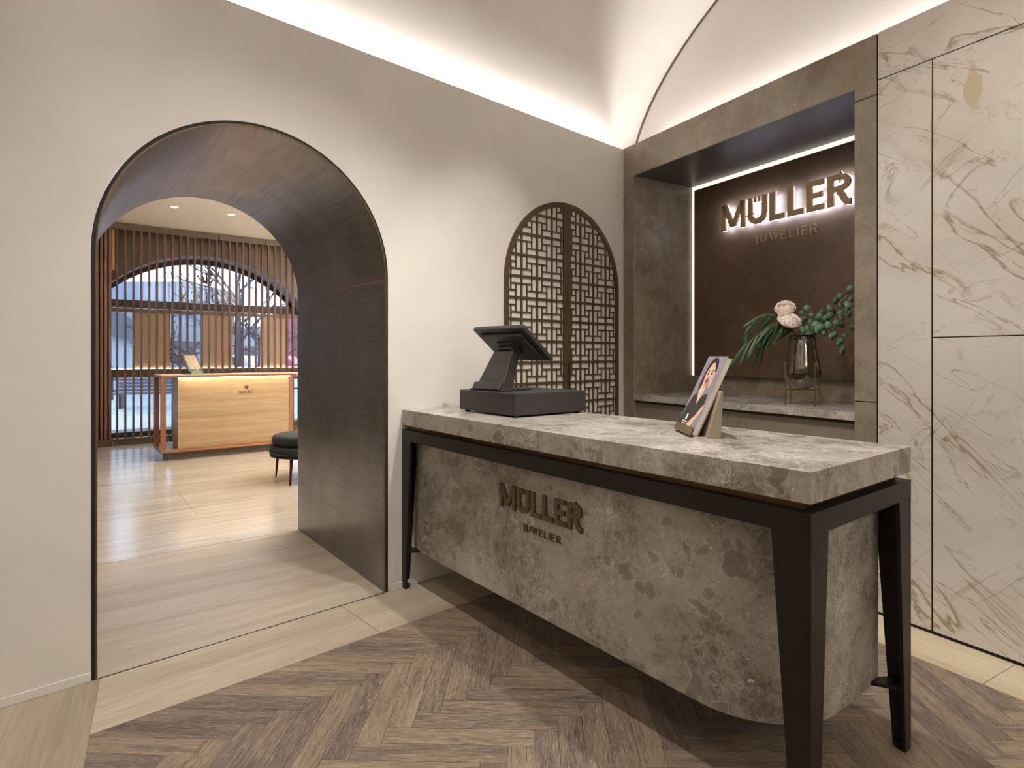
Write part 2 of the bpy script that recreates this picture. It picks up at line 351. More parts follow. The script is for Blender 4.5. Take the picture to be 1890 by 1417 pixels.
# ---------------------------------------------------------------- stroke lettering
def strip(pts, w):
    """thick polyline as convex quads with mitred joins"""
    n = len(pts); L = []
    for i in range(n):
        a = Vector(pts[max(i-1, 0)]); b = Vector(pts[i]); c = Vector(pts[min(i+1, n-1)])
        d1 = (b-a).normalized() if i else (c-b).normalized(); d2 = (c-b).normalized() if i < n-1 else d1
        nn = Vector((-d1.y-d2.y, d1.x+d2.x)).normalized(); k = w/2/max(.5, nn.dot(Vector((-d1.y, d1.x))))
        L.append((b+nn*k, b-nn*k))
    return [[L[i][0], L[i+1][0], L[i+1][1], L[i][1]] for i in range(n-1)]
def arc(cx, cy, rx, ry, a0, a1, n=12): return [(cx+rx*cos(radians(a0+(a1-a0)*i/n)), cy+ry*sin(radians(a0+(a1-a0)*i/n))) for i in range(n+1)]
def glyph(ch, w):
    R = lambda x0, y0, x1, y1: [(x0, y0), (x1, y0), (x1, y1), (x0, y1)]
    h = w/2
    if ch == 'M':
        k = w*1.16; return 1.1, [R(0, 0, w, 1), R(1.1-w, 0, 1.1, 1), [(0, 1), (.0+k, 1), (.55+k*.5, .1), (.55-k*.5, .1)], [(1.1-k, 1), (1.1, 1), (.55+k*.5, .1), (.55-k*.5, .1)]]
    if ch in 'UÜ':
        W_ = .82; g = strip([(h, 1), (h, .4)]+arc(W_/2, .4, W_/2-h, .4-h, 180, 360, 14)+[(W_-h, 1)], w)
        if ch == 'Ü': g += [R(.27, .80, .27+.105, 1.0), R(W_-.375, .80, W_-.27, 1.0)]
        return W_, g
    if ch == 'L': return .6, [R(0, 0, w, 1), R(w, 0, .6, w*.92)]
    if ch == 'E': return .63, [R(0, 0, w, 1), R(w, 0, .63, w*.88), R(w, 1-w*.88, .62, 1), R(w, .5-w*.40, .57, .5+w*.44)]
    if ch == 'R':
        g = [R(0, 0, w, 1)]+strip([(w, 1-h*.9), (.4, 1-h*.9)]+arc(.40, .72, .29-h*.3, .28-h*.9, 90, -90, 12)+[(w, .44+h*.9)], w*.9)
        g += strip([(.36, .46), (.47, .33), (.55, .17), (.64, .07), (.76, .055)], w*.95); return .77, g
    if ch == 'J': return .34, strip([(.34-h, 1), (.34-h, .12)]+arc(.12, .12, .22-h, .2, 0, -80, 8), w)
    if ch == 'W': return 1.12, strip([(h*.6, 1), (.3, h*.4)], w)+strip([(.3, h*.4), (.56, .98)], w)+strip([(.56, .98), (.82, h*.4)], w)+strip([(.82, h*.4), (1.12-h*.6, 1)], w)
    if ch == 'I': return w, [R(0, 0, w, 1)]
def letters(text, cap, w, gap, parent, mat, y0, y1, ox, oz, back=None, yb=None, name='letter'):
    x = 0; out = []
    for ch in text:
        wd, polys = glyph(ch, w); m = MB()
        for p in polys: m.prism([(ox+(x+q[0])*cap, oz+q[1]*cap) for q in p], y0, y1)
        o = build(m, name, mat, parent, weld=True); out.append(o)
        if back:
            b = MB()
            for p in polys: b.prism([(ox+(x+q[0])*cap, oz+q[1]*cap) for q in p], yb[0], yb[1])
            build(b, 'backlight', back, o)
        x += wd+gap
    return x-gap

# ================================================================ FLOORS
floor = struct(build(box((-14, -6, -.2), (7, 12.8, -.012)), 'floor', M_TR_F))
def poly_floor(name, pts, mat, z=0, t=.012):
    return build(MB().prism(pts, z-t, z, 'z'), name, mat, floor)
def w2(M, x, y): v = M @ Vector((x, y, 0)); return (v.x, v.y)
# threshold & far floor split along the far face of the dividing wall
G = (-1.6018, 4.4133); gx = Vector((cos(AF), sin(AF)))          # along the far face
def isect(p, d, q, e):
    det = d[0]*(-e[1])+e[0]*d[1]; rx, ry = q[0]-p[0], q[1]-p[1]; t_ = (rx*(-e[1])+e[0]*ry)/det; return (p[0]+d[0]*t_, p[1]+d[1]*t_)
DT = (-.609, .793)
def to_far(p): return isect(p, DT, G, tuple(gx))
JR, JL = w2(FL, -2.757+.652, 0), w2(FL, -2.757-.652, 0)
# front room: stone border along both walls, oak herringbone in between
BL, BR = .405, .300
cornB = isect(w2(FL, 0, -BL), w2(FL, -1, 0) and (cos(AL), sin(AL)), w2(FN, 0, -BR), (cos(AN), sin(AN)))
KX = -3.475                                                     # where the border turns towards us
kc = w2(FL, KX, -BL); kd = (sin(radians(30.9)), -cos(radians(30.9)))
kend = (kc[0]+kd[0]*4, kc[1]+kd[1]*4); ke = isect(kc, kd, w2(FL, 0, 0), (cos(AL), sin(AL)))
poly_floor('stone_border', [ke, w2(FL, -2.365, 0), w2(FL, -2.36, -BL), kc], M_TR_L)
poly_floor('stone_border', [w2(FL, -2.362, 0), w2(FL, 0, 0), cornB, w2(FL, -2.357, -BL)], M_TR_L)
poly_floor('stone_border', [w2(FN, 0, 0), w2(FN, 2.494, 0), w2(FN, 2.494, -BR), cornB], M_TR_R)
poly_floor('stone_border', [w2(FN, 2.497, 0), w2(FN, 6.6, 0), w2(FN, 6.6, -BR), w2(FN, 2.497, -BR)], M_TR_R)
poly_floor('stone_slab', [w2(FL, -8, 0), (ke[0]-.0006, ke[1]-.0006), (kc[0]-.0006, kc[1]), (kend[0]-.0006, kend[1]), w2(FL, -8, -4)], M_TR_N)
FTR, FTL = to_far(JR), to_far(JL)
poly_floor('threshold_stone', [w2(FL, -2.757-.652, .004), w2(FL, -2.757+.652, .004), (FTR[0]+.005, FTR[1]-.006), (FTL[0]+.005, FTL[1]-.006)], M_TR_T)
# far floor tiles: rows parallel to the window wall, joints staggered
def FFp(x, y): return w2(FF, x, y)
gy = (FF.inverted() @ Vector((G[0], G[1], 0))).y
mt = MB(); rowh = .9; y = gy; r = 0
while y < 1.2:
    y1 = min(y+rowh, 1.2); x = -1.2-(.9 if r % 2 else .15)+.55
    while x < 6:
        mt.prism([FFp(x+.0012, y+.0012), FFp(x+1.8-.0012, y+.0012), FFp(x+1.8-.0012, y1-.0012), FFp(x+.0012, y1-.0012)], -.012, 0, 'z'); x += 1.8
    y = y1; r += 1
build(mt, 'far_floor_tiles', M_TR_F, floor)
# herringbone planks with per plank grain coordinates
def herring():
    w, Lp = .0855, .513; th = radians(2.0)
    da = Vector((cos(th), -sin(th))); db = Vector((sin(th), cos(th)))
    O = Vector((-.419+.0, 2.574))
    A0 = (O.dot(da), O.dot(db)); bm = bmesh.new(); uvl = bm.loops.layers.uv.new('UVMap'); rl = bm.faces.layers.float.new('rnd')
    def rect(x0, y0, x1, y1, vert):
        c = da*((x0+x1)/2)+db*((y0+y1)/2)
        if c.x < -3.4 or c.x > 4.5 or c.y < -2.2 or c.y > 4.6: return
        g = .0006; x0 += g; y0 += g; x1 -= g; y1 -= g
        f = bm.faces.new([bm.verts.new((da*a+db*b).to_3d()) for a, b in ((x0, y0), (x1, y0), (x1, y1), (x0, y1))])
        uvs = [(0, 0), (0, w), (Lp, w), (Lp, 0)] if vert else [(0, 0), (Lp, 0), (Lp, w), (0, w)]
        if vert: uvs = [(0, 0), (0, w), (Lp, w), (Lp, 0)]
        for l, q in zip(f.loops, uvs): l[uvl].uv = q
        f[rl] = random.random()
    for m in range(-8, 9):
        for k in range(-60, 60):
            x = A0[0]-k*w+m*(Lp+w); y_ = A0[1]-k*w-m*(Lp-w)
            rect(x, y_-Lp, x+w, y_, True); rect(x-Lp, y_-w, x, y_, False)
    def cut(co, no):
        bmesh.ops.bisect_plane(bm, geom=bm.verts[:]+bm.edges[:]+bm.faces[:], plane_co=co, plane_no=no, clear_outer=True, dist=1e-6)
    nl = FL.to_3x3() @ Vector((0, 1, 0)); nn = FN.to_3x3() @ Vector((0, 1, 0))
    cut((*w2(FL, 0, -BL), 0), nl); cut((*w2(FN, 0, -BR), 0), nn); cut((*kc, 0), (-kd[1]*-1, -kd[0], 0) if False else Vector((kd[1], -kd[0], 0)))
    cut((0, -2.0, 0), (0, -1, 0)); cut((4.2, 0, 0), (1, 0, 0))
    me = bpy.data.meshes.new('herringbone_parquet'); bm.to_mesh(me); bm.free(); me.materials.append(M_OAK)
    o = bpy.data.objects.new('herringbone_parquet', me); COL.objects.link(o); o.parent = floor
    build(MB().prism([w2(FN, -.5, -BR-.002), w2(FN, 6.6, -BR-.002), w2(FL, -8.0, -6.0), (kend[0]+.003, kend[1]), (kc[0]+.003, kc[1]-.003), w2(FL, -.6, -BL-.003)], -.012, -.003, 'z'), 'parquet_joints', M_BLACK, floor)
herring()

# ================================================================ LEFT WALL with the arch
HT = 2.93; AX, AZ, AR = -2.757, 1.728, .667
def arch_pts(r, n=48, a0=180, a1=0): return [(AX+r*cos(radians(a0+(a1-a0)*i/n)), AZ+r*sin(radians(a0+(a1-a0)*i/n))) for i in range(n+1)]
def arch_wall(x0, x1, ztop, y0, y1, cx, cz, r, n=48, zb=0):
    m = MB(); m.box((x0, y0, zb), (cx-r, y1, ztop)); m.box((cx+r, y0, zb), (x1, y1, ztop))
    p = [(cx-r*cos(pi*i/n), cz+r*sin(pi*i/n)) for i in range(n+1)]
    for a, b in zip(p, p[1:]): m.prism([a, b, (b[0], ztop), (a[0], ztop)], y0, y1)
    return m
wl = struct(build(arch_wall(-8, .02, HT, 0, .022, AX, AZ, AR+.004, zb=-.011), 'wall_left', M_WALL, M=FL, weld=False))
sk = MB().box((-8, -.006, 0), (AX-AR-.004, 0, .036)).box((AX+AR+.004, -.006, 0), (-.004, 0, .036))
struct(build(sk, 'baseboard_left', M_WALL, M=FL, bevel=.002))
# far face of the dividing wall (closes the far room)
gf = FF.inverted() @ Vector((JR[0], JR[1], 0))
fr = FF.inverted() @ Vector((*FTR, 0)); fl_ = FF.inverted() @ Vector((*FTL, 0)); cxF = (fr.x+fl_.x)/2; rF = (fr.x-fl_.x)/2
# bronze lined archway
ar = thing('archway_lining', 'brushed dark bronze lining of the deep arched passage through the cream wall', 'archway', FL)
def liner_pt(x, z, r_off=0):
    a = w2(FL, x, .002); b = to_far(a); i = FL.inverted(); A = i @ Vector((*a, z)); B = i @ Vector((*b, z)); return A, B
def liner(name, prof, off, mat):
    m = MB(); pr = [liner_pt(*p) for p in prof]; po = [liner_pt(*p) for p in off]
    for i in range(len(pr)-1):
        (a, b), (c, d) = pr[i], pr[i+1]; (a2, b2), (c2, d2) = po[i], po[i+1]
        m.face([a, b, d, c]); m.face([a2, c2, d2, b2]); m.face([a, c, c2, a2]); m.face([b, b2, d2, d])
    m.face([pr[0][0], po[0][0], po[0][1], pr[0][1]]); m.face([pr[-1][0], pr[-1][1], po[-1][1], po[-1][0]])
    return build(m, name, mat, ar, smooth='angle')
ri = .650; ro = .660
liner('arch_soffit', arch_pts(ri, 64), arch_pts(ro, 64), M_LINER)
liner('jamb_panel', [(AX+ri, .0), (AX+ri, AZ-.006)], [(AX+ro, .0), (AX+ro, AZ-.006)], M_LINER)
liner('jamb_panel', [(AX-ri, .0), (AX-ri, AZ-.006)], [(AX-ro, .0), (AX-ro, AZ-.006)], M_LINER)
m = MB()
for s in (-1, 1):
    a, b = liner_pt(AX+s*(ri-.0008), 0); 
    m.face([(a.x, a.y, AZ-.006), (b.x, b.y, AZ-.006), (b.x, b.y, AZ), (a.x, a.y, AZ)])
build(m, 'copper_seam', plain('copper_seam', 'A5745C', .35, .9), ar, weld=False)['label'] = 'thin copper seam'
def ring(r0, r1, y0, y1, zb=0.0):
    m = MB(); o = arch_pts(r1, 64); i = arch_pts(r0, 64)
    for k in range(64): m.prism([i[k], o[k], o[k+1], i[k+1]], y0, y1)
    for s in (-1, 1):
        a, b = sorted((AX+s*r0, AX+s*r1)); m.box((a, y0, zb), (b, y1, AZ))
    return m
build(ring(.657, .6695, -.001, .02), 'shadow_gap', M_BLACK, ar)['label'] = 'black shadow gap around the arch'
build(ring(.6505, .6565, -.003, .01), 'edge_trim', plain('dull_brass', '6A5836', .5, .6), ar)['label'] = 'thin brass edge'
# threshold shadow line
struct(build(box((AX-.652, -.0035, -.002), (AX+.652, .0035, .0008)), 'trim_3', M_BLACK, M=FL))

# ================================================================ LATTICE DOORS
def lattice_leaf(side):
    R0, Rg, st, zc, z0 = .59, .553, .036, 1.80, .012; y0, y1 = -.0125, -.0015
    d = sempty('door_1' if side < 0 else 'door_2', FL @ T((-.65, 0, 0)), 'leaf of the arched bronze lattice double door, '+('left' if side < 0 else 'right')+' of the middle stile')
    sx = side; m = MB(); g = .0012
    def bx(mm, x0, x1, za, zb, ya=y0, yb=y1):
        a, b = sorted((sx*x0, sx*x1)); mm.box((a, ya, za), (b, yb, zb))
    bx(m, g, st, z0, zc+sqrt(R0**2-st**2)-.004, y0-.004); bx(m, Rg, R0, z0, zc); bx(m, st, Rg, z0, z0+.06)
    n = 26
    for i in range(n):
        a0, a1 = pi/2*i/n, pi/2*(i+1)/n; q = []
        for r, a in ((Rg, a0), (R0, a0), (R0, a1), (Rg, a1)): q.append((sx*max(r*cos(a), g), zc+r*sin(a)))
        m.prism(q, y0, y1)
    build(m, 'door_frame', M_LATT, d, weld=False)
    L_ = MB(); p = .34; S = .1435; xb = .150; zb = 1.258; mw, tw = .0165, .009
    def top(x): return zc+sqrt(max(0, (Rg+.006)**2-x*x)) if x < Rg+.006 else zc
    def vbar(x, a, b, w):
        if x < st+.002 or x > Rg-.002: return
        a = max(a, z0+.05); b = min(b, top(x))
        if b > a: bx(L_, x-w/2, x+w/2, a, b, y0+.003+(0 if w == mw else .001), y1)
    def hbar(z, a, b, w):
        if z < z0+.06: return
        mx = sqrt(max(0, (Rg+.006)**2-(z-zc)**2)) if z > zc else Rg+.004
        a = max(a, st-.004); b = min(b, mx)
        if b > a: bx(L_, a, b, z-w/2, z+w/2, y0+.0035+(0 if w == mw else .001), y1)
    for i in range(0, 4): vbar(xb+i*S, 0, 3, mw)
    for j in range(-9, 9): hbar(zb+j*S, 0, 1, mw)
    for i in range(-1, 4):
        for j in range(-9, 9):
            X, Z = xb+i*S, zb+j*S; v = (i+j+1) % 2 == 1     # top-left crossing at (i, j+1)
            def fx(a): return X+S*a if v else X+S*(1-a)
            def hb(b, a0, a1): q = sorted((fx(a0), fx(a1))); hbar(Z+S*b, q[0], q[1], tw)
            vbar(fx(p), Z+S*p, Z+S, tw); hb(1-p, p, 1); vbar(fx(1-p), Z, Z+S*(1-p), tw); hb(p, 0, 1-p)
    build(L_, 'lattice', M_LATT, d, weld=False)
    return d
dl = lattice_leaf(-1); dr = lattice_leaf(1)
h = MB().tube([(0, -.03, 1.255), (0, -.03, 1.09)], .004, 8).tube([(0, -.014, 1.24), (0, -.03, 1.24)], .003, 6)
hd = build(h, 'door_handle', M_DARKM, dr); hd.location = (.006, 0, 0)
build(MB().lathe([(0, 1.075), (.006, 1.08), (.006, 1.09), (0, 1.093)], 12, None, (.0, -.03)), 'handle_tip', M_BRASS, hd)['label'] = 'small brass tip'

# ================================================================ NICHE WALL (right)
dep = .637; NX0, NX1, NZ = .132, 1.82, 2.688
wr = sempty('wall_right', FN)
def P(name, a, b, mat, parent=wr, bev=.0012): return build(box(a, b), name, mat, parent, bevel=bev)
P('corner_strip', (0, .003, 0), (.0155, .06, HT), M_MARB)
P('pilaster', (.017, 0, 0), (NX0, .02, HT-.001), M_NICHE)
P('header_panel', (NX0+.0005, 0, NZ), (NX1-.0005, .02, HT-.001), M_NICHE)
P('pilaster', (NX1, 0, 2.624), (1.930, .02, HT-.001), M_NICHE)
P('pilaster', (NX1, 0, 1.068), (1.930, .02, 2.619), M_NICHE)
P('pilaster', (NX1, 0, 0), (1.930, .02, 1.063), M_NICHE)
P('shadow_joint', (NX1+.002, .004, 0), (1.94, .018, HT-.004), M_BLACK)
P('marble_slab', (1.9385, 0, 2.6935), (6.5, .02, HT), M_MARB)
P('marble_slab', (1.9385, 0, .014), (2.1765, .02, 2.6885), M_MARB)
P('marble_slab', (2.1845, 0, 1.3895), (3.3, .02, 2.6885), M_MARB)
P('marble_slab', (2.1845, 0, .014), (3.3, .02, 1.3845), M_MARB)
P('marble_slab', (3.306, 0, .014), (6.5, .02, 2.6885), M_MARB)
P('shadow_joint', (1.94, .006, .0141), (6.5, .03, 2.72), M_BLACK)
P('brass_inlay', (2.1768, .001, .014), (2.1795, .012, 2.6885), M_BRASS)['label'] = 'thin brass inlay between slabs'
P('plinth_recess', (1.9385, .002, -.11), (6.5, .03, .0139), M_BLACK)
# niche lining
P('niche_cheek', (NX0-.03, .02, 0), (NX0, dep+.03, NZ), M_NICHI)
P('niche_cheek', (NX1, .02, 0), (NX1+.03, dep+.03, NZ), M_NICHI)
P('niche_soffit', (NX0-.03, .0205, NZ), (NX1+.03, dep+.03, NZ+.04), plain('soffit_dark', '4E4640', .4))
P('niche_back', (NX0-.03, dep+.03, 0), (NX1+.03, dep+.06, NZ+.04), M_NICHI)
lg = MB().box((NX0+.001, dep-.005, 1.142), (NX0+.026, dep+.01, NZ-.001)).box((NX1-.026, dep-.005, 1.142), (NX1-.001, dep+.01, NZ-.001)).box((NX0+.026, dep-.005, NZ-.030), (NX1-.026, dep+.01, NZ-.001))
le = build(lg, 'light_line', M_LED, None, M=FN); tag(le, 'glowing white light line framing the brown niche panel', 'light')
bp = build(box((NX0+.030, dep-.012, 1.142), (NX1-.030, dep+.03, NZ-.034)), 'niche_back_panel', M_PANEL, M=FN, bevel=.002)
tag(bp, 'dark brown leather-like panel on the niche back wall behind the glowing sign', 'wall panel')
# sign
sg = thing('illuminated_sign', 'backlit bronze letters reading MÜLLER on the brown niche panel', 'sign', FN @ T((0, dep-.012, 0)))
letters('MÜLLER', .197, .205, .105, sg, M_BRONZE, -.062, -.044, .485, 2.252, M_LEDW, (-.0435, -.038))
sj = thing('sign_lettering', 'thin brass letters reading JUWELIER below the glowing sign in the niche', 'sign', FN @ T((0, dep-.012, 0)))
letters('JUWELIER', .061, .105, .395, sj, plain('brass_lettering', 'A88C58', .45, .3), -.022, -.016, .758, 2.117)
# niche counter & cabinets
wt = build(box((NX0+.001, .0, .961), (NX1-.001, dep+.028, 1.003)), 'niche_worktop', M_STONE, M=FN, bevel=.002)
tag(wt, 'brown marble worktop fitted in the lit wall niche, carrying the flower vase', 'worktop')
def cabinet(x0, x1, label, z1=.942):
    c = thing('base_cabinet', label, 'cabinet', FN, 'taupe cabinets under the niche worktop')
    build(box((x0, .055, .0), (x1, dep, .960)), 'carcass', M_SHADE, c)
    build(box((x0+.0015, .03, .08), (x1-.0015, .052, z1)), 'cabinet_front', M_TAUPE, c, bevel=.0015)
    build(box((x0, .052, .0), (x1, .056, .08)), 'toe_kick', M_BLACK, c)
cabinet(NX0+.002, .985, 'taupe lacquered cabinet in the left half of the niche, under the worktop')
cabinet(.987, NX1-.012, 'taupe lacquered cabinet below the vase in the right half of the niche')
# left niche trough above & lunette wall
zT = 2.72
P('cove_floor', (0, .02, zT), (6.5, .2, zT+.01), M_WALL)

# ================================================================ VAULTED CEILING
def vprof(n=56):
    o = []
    for i in range(n+1):
        a = pi*i/n; o.append((2.9-3.0*cos(a), 2.70+1.52*sin(a)))
    return o
def lun_pt(d, z, off=.20):
    # point at distance d from the left wall on the plane 'off' behind the niche wall
    a = w2(FL, 0, -d); return isect(a, (cos(AL), sin(AL)), w2(FN, 0, off), (cos(AN), sin(AN)))+(z,)
m = MB(); pf = vprof(); dx = Vector((cos(AL), sin(AL), 0))
for a, b in zip(pf, pf[1:]):
    p, q = Vector(lun_pt(*a)), Vector(lun_pt(*b)); m.face([p, q, q-dx*9, p-dx*9])
ceil = struct(build(m, 'ceiling', M_CEIL, smooth=True))
m = MB(); pts = [Vector(lun_pt(d, z)) for d, z in pf]; base = [Vector((p.x, p.y, 2.745)) for p in pts]
for i in range(len(pts)-1): m.face([base[i], base[i+1], pts[i+1], pts[i]])
struct(build(m, 'wall_lunette', M_CEIL, weld=False))
# dark expansion joint following the vault
m = MB(); inn = []
for d, z in pf: inn.append((2.9+(d-2.9)*.9915, 2.70+(z-2.70)*.9915))
for i in range(len(pf)-1):
    q = [lun_pt(*pf[i], .20), lun_pt(*pf[i+1], .20), lun_pt(*inn[i+1], .20), lun_pt(*inn[i], .20)]; r_ = [lun_pt(*pf[i], .194), lun_pt(*pf[i+1], .194), lun_pt(*inn[i+1], .194), lun_pt(*inn[i], .194)]
    m.face(q); m.face(r_); m.face([q[2], q[3], r_[3], r_[2]])
struct(build(m, 'trim_1', plain('joint_grey', '5E564D', .6)))
# cove behind the left wall top
struct(build(MB().box((-8, .022, 2.70), (.2, .102, 2.712)), 'trim_2', M_WALL, M=FL))
# walls behind the camera so the room is closed
struct(build(MB().box((-8, -5.86, 0), (2.5, -5.80, 2.93)), 'wall_back', M_WALL, M=FL))
struct(build(MB().box((-8.02, -6.0, 0), (-7.96, .1, 4.3)), 'wall_behind', M_WALL, M=FL))

# ================================================================ COUNTER DESK
dk = thing('reception_desk', 'large grey-brown marble reception desk on a black steel frame, on the herringbone floor', 'desk', FD)
DLn, DDp = 2.274, .700
build(box((0, 0, .914), (DLn, DDp, 1.0)), 'desktop', M_STOP if False else M_STONE, dk, bevel=.0022)
build(box((.035, .03, .891), (DLn-.035, DDp-.03, .914)), 'recessed_plinth', M_PLINTH, dk)['label'] = 'brown bronze strip under the slab'
fr_ = MB()
for (a, b) in (((0, 0, .829), (DLn, .012, .890)), ((0, DDp-.012, .829), (DLn, DDp, .890)), ((0, .0121, .829), (.012, DDp-.0121, .890)), ((DLn-.012, .0121, .829), (DLn, DDp-.0121, .890)), ((.0121, .0121, .884), (DLn-.0121, DDp-.0121, .8902))): fr_.box(a, b)
build(fr_, 'top_frame', M_DARKM, dk, weld=False)
def leg(cx, cy, sx, sy, joints=True):
    m = MB(); t = .012; w0, w1 = .108, .050; w0y, w1y = .100, .046
    X = lambda v: cx+sx*v; Y = lambda v: cy+sy*v
    m.prism([(X(0), .0), (X(w1), .0), (X(w0), .829), (X(0), .829)], *sorted((Y(0), Y(t))), axis='y')
    m.prism([(Y(t), .0), (Y(w1y), .0), (Y(w0y), .829), (Y(t), .829)], *sorted((X(0), X(t))), axis='x')
    # closed foot and stiffener
    m.prism([(X(t), Y(t)), (X(w1), Y(t)), (X(w1*.9), Y(w1y*.6)), (X(w1*.6), Y(w1y*.9)), (X(t), Y(w1y))], 0, .018, 'z')
    l = build(m, 'leg', M_DARKM, dk, bevel=.0008)
    b = MB().prism([(X(t), Y(t)), (X(.062), Y(t)), (X(.10), Y(.085)), (X(.085), Y(.10)), (X(t), Y(.058))], .203, .215, 'z')
    build(b, 'bracket', M_DARKM, l)
leg(0, 0, 1, 1); leg(DLn, 0, -1, 1); leg(0, DDp, 1, -1); leg(DLn, DDp, -1, -1)
def body_outline():
    x0, x1, y0, y1, r = .046, 2.190, .070, .660, .30; p = [(x0, y0)]
    p += [(x1-r+r*sin(a*pi/2/20), y0+r-r*cos(a*pi/2/20)) for a in range(21)]
    p += [(x1, y1), (x0, y1)]; return p
build(MB().prism(body_outline(), .200, .888, 'z'), 'curved_body', M_STONE, dk, bevel=.002, smooth='angle')['label'] = 'curved marble body with a rounded front corner'
lg_ = build(MB().box((.001, 0, 0), (.002, .001, .001)), 'logo', M_BRONZE, dk) if False else None
class _K: pass
def desk_logo():
    letters('MÜLLER', .105, .205, .105, dk, M_LOGO, .058, .0699, .846, .617)
    letters('JUWELIER', .0305, .115, .40, dk, M_LOGO, .064, .0699, 1.010, .541)
desk_logo()

# ================================================================ CASH DRAWER + TERMINAL
cd = thing('cash_drawer', 'flat black metal cash drawer under the till screen on the marble desk', 'cash drawer', FD @ T((0, 0, 1.0)))
build(box((.277, .212, .010), (.772, .690, .117)), 'drawer_body', M_BLKPL, cd, bevel=.003)
build(box((.285, .688, .016), (.764, .695, .108)), 'drawer_front', M_BLKPL, cd, bevel=.002)
for x in (.31, .74):
    for y_ in (.245, .655): build(MB().lathe([(0, 0), (.014, 0), (.012, .0102), (0, .0102)], 14, None, (x, y_)), 'foot', M_BLACK, cd)
FT = FD @ T((.475, .262, 1.117)) @ Matrix.Rotation(radians(6.8), 4, 'Z')
ti = thing('till_screen', 'tilted black touch-screen till on a slanted stand, on the cash drawer', 'till', FT)
arm = MB()
aw0, aw1 = .105, .072; yb, yt, zt = -.006, .112, .212
arm.v += [(-aw0, yb, .0), (aw0, yb, 0), (aw0, yb+.085, 0), (-aw0, yb+.085, 0), (-aw1, yt, zt), (aw1, yt, zt), (aw1, yt+.055, zt-.012), (-aw1, yt+.055, zt-.012)]
for f in ((0, 3, 2, 1), (4, 5, 6, 7), (0, 1, 5, 4), (1, 2, 6, 5), (2, 3, 7, 6), (3, 0, 4, 7)): arm.f.append(f); arm.m.append(0)
build(arm, 'stand_arm', M_BLKPL, ti, bevel=.004)
build(MB().prism([(-.135, -.012), (.115, -.012), (.115, .06), (.09, .23), (-.09, .23), (-.135, .05)], 0, .009, 'z'), 'stand_foot', M_BLKPL, ti, bevel=.003)
build(MB().prism([(-.02, .009), (.07, .009), (.045, .045), (.0, .045)], -.11, .10, 'x'), 'foot_collar', M_BLKPL, ti, bevel=.004)
# head: rigid frame whose local y runs down the screen
ht = bpy.data.objects.new('screen_head', None)
v0 = Vector((0, .072, .335)); v1 = Vector((0, .292, .168)); dn = (v1-v0).normalized(); nrm = Vector((1, 0, 0)).cross(dn)   # points up
nrm = nrm if nrm.z > 0 else -nrm
HM = Matrix(((1, dn.x, nrm.x, v0.x), (0, dn.y, nrm.y, v0.y), (0, dn.z, nrm.z, v0.z), (0, 0, 0, 1)))
Ls = (v1-v0).length
def hbx(name, a, b, mat, bev=.002):
    o = build(box(a, b), name, mat, ti, bevel=bev); o.matrix_parent_inverse = ID; o.matrix_local = HM; return o
hs = hbx('screen_housing', (-.193, -.004, -.012), (.193, Ls+.004, .012), M_BLKPL, .004)
hbx('back_cover', (-.160, .03, -.030), (.160, Ls-.03, -.0115), M_BLKPL, .006)
hbx('mount_plate', (-.060, .085, -.042), (.060, .19, -.0295), M_BLKPL, .004)
hbx('hinge', (-.055, .10, -.066), (.055, .16, -.0415), M_BLKPL, .006)
hbx('display', (-.178, .012, .0118), (.178, Ls-.012, .0135), plain('screen_glass', '101214', .08), .0005)

# ================================================================ MAGAZINE + HOLDER
hx, hy = .655, 2.16
MH = T((.667, 2.165, 1.0))
hd_ = thing('brochure_holder', 'taupe metal brochure holder standing on the marble desk', 'holder', MH)
tl = atan2(.135, .29)                                             # lean of the magazine from vertical
def sl(h, off=0): return (sin(tl)*h+cos(tl)*off, cos(tl)*h-sin(tl)*off+.006)   # along the slope, off = behind
wdt = .215
m = MB(); a, b = sl(-.002, .014), sl(.200, .014); c, d = sl(.200, .0165), sl(-.002, .0165)
m.prism([a, b, c, d], -.004, wdt, 'x') if False else None
def pxz(mm, poly, y0, y1): return mm.prism(poly, y0, y1, 'y')
m = MB(); pxz(m, [sl(-.002, .014), sl(.19, .014), sl(.19, .0165), sl(-.002, .0165)], 0, wdt)
build(m, 'back_rest', M_HOLD, hd_)
m = MB(); pxz(m, [sl(-.004, -.010), sl(-.004, .0165), sl(-.0015, .0165), sl(-.0015, -.010)], 0, wdt); build(m, 'tray', M_HOLD, hd_)
m = MB(); pxz(m, [sl(-.004, -.0125), sl(.028, -.0125), sl(.028, -.010), sl(-.004, -.010)], 0, wdt); build(m, 'front_lip', plain('holder_lip', '6B5A3E', .45), hd_)
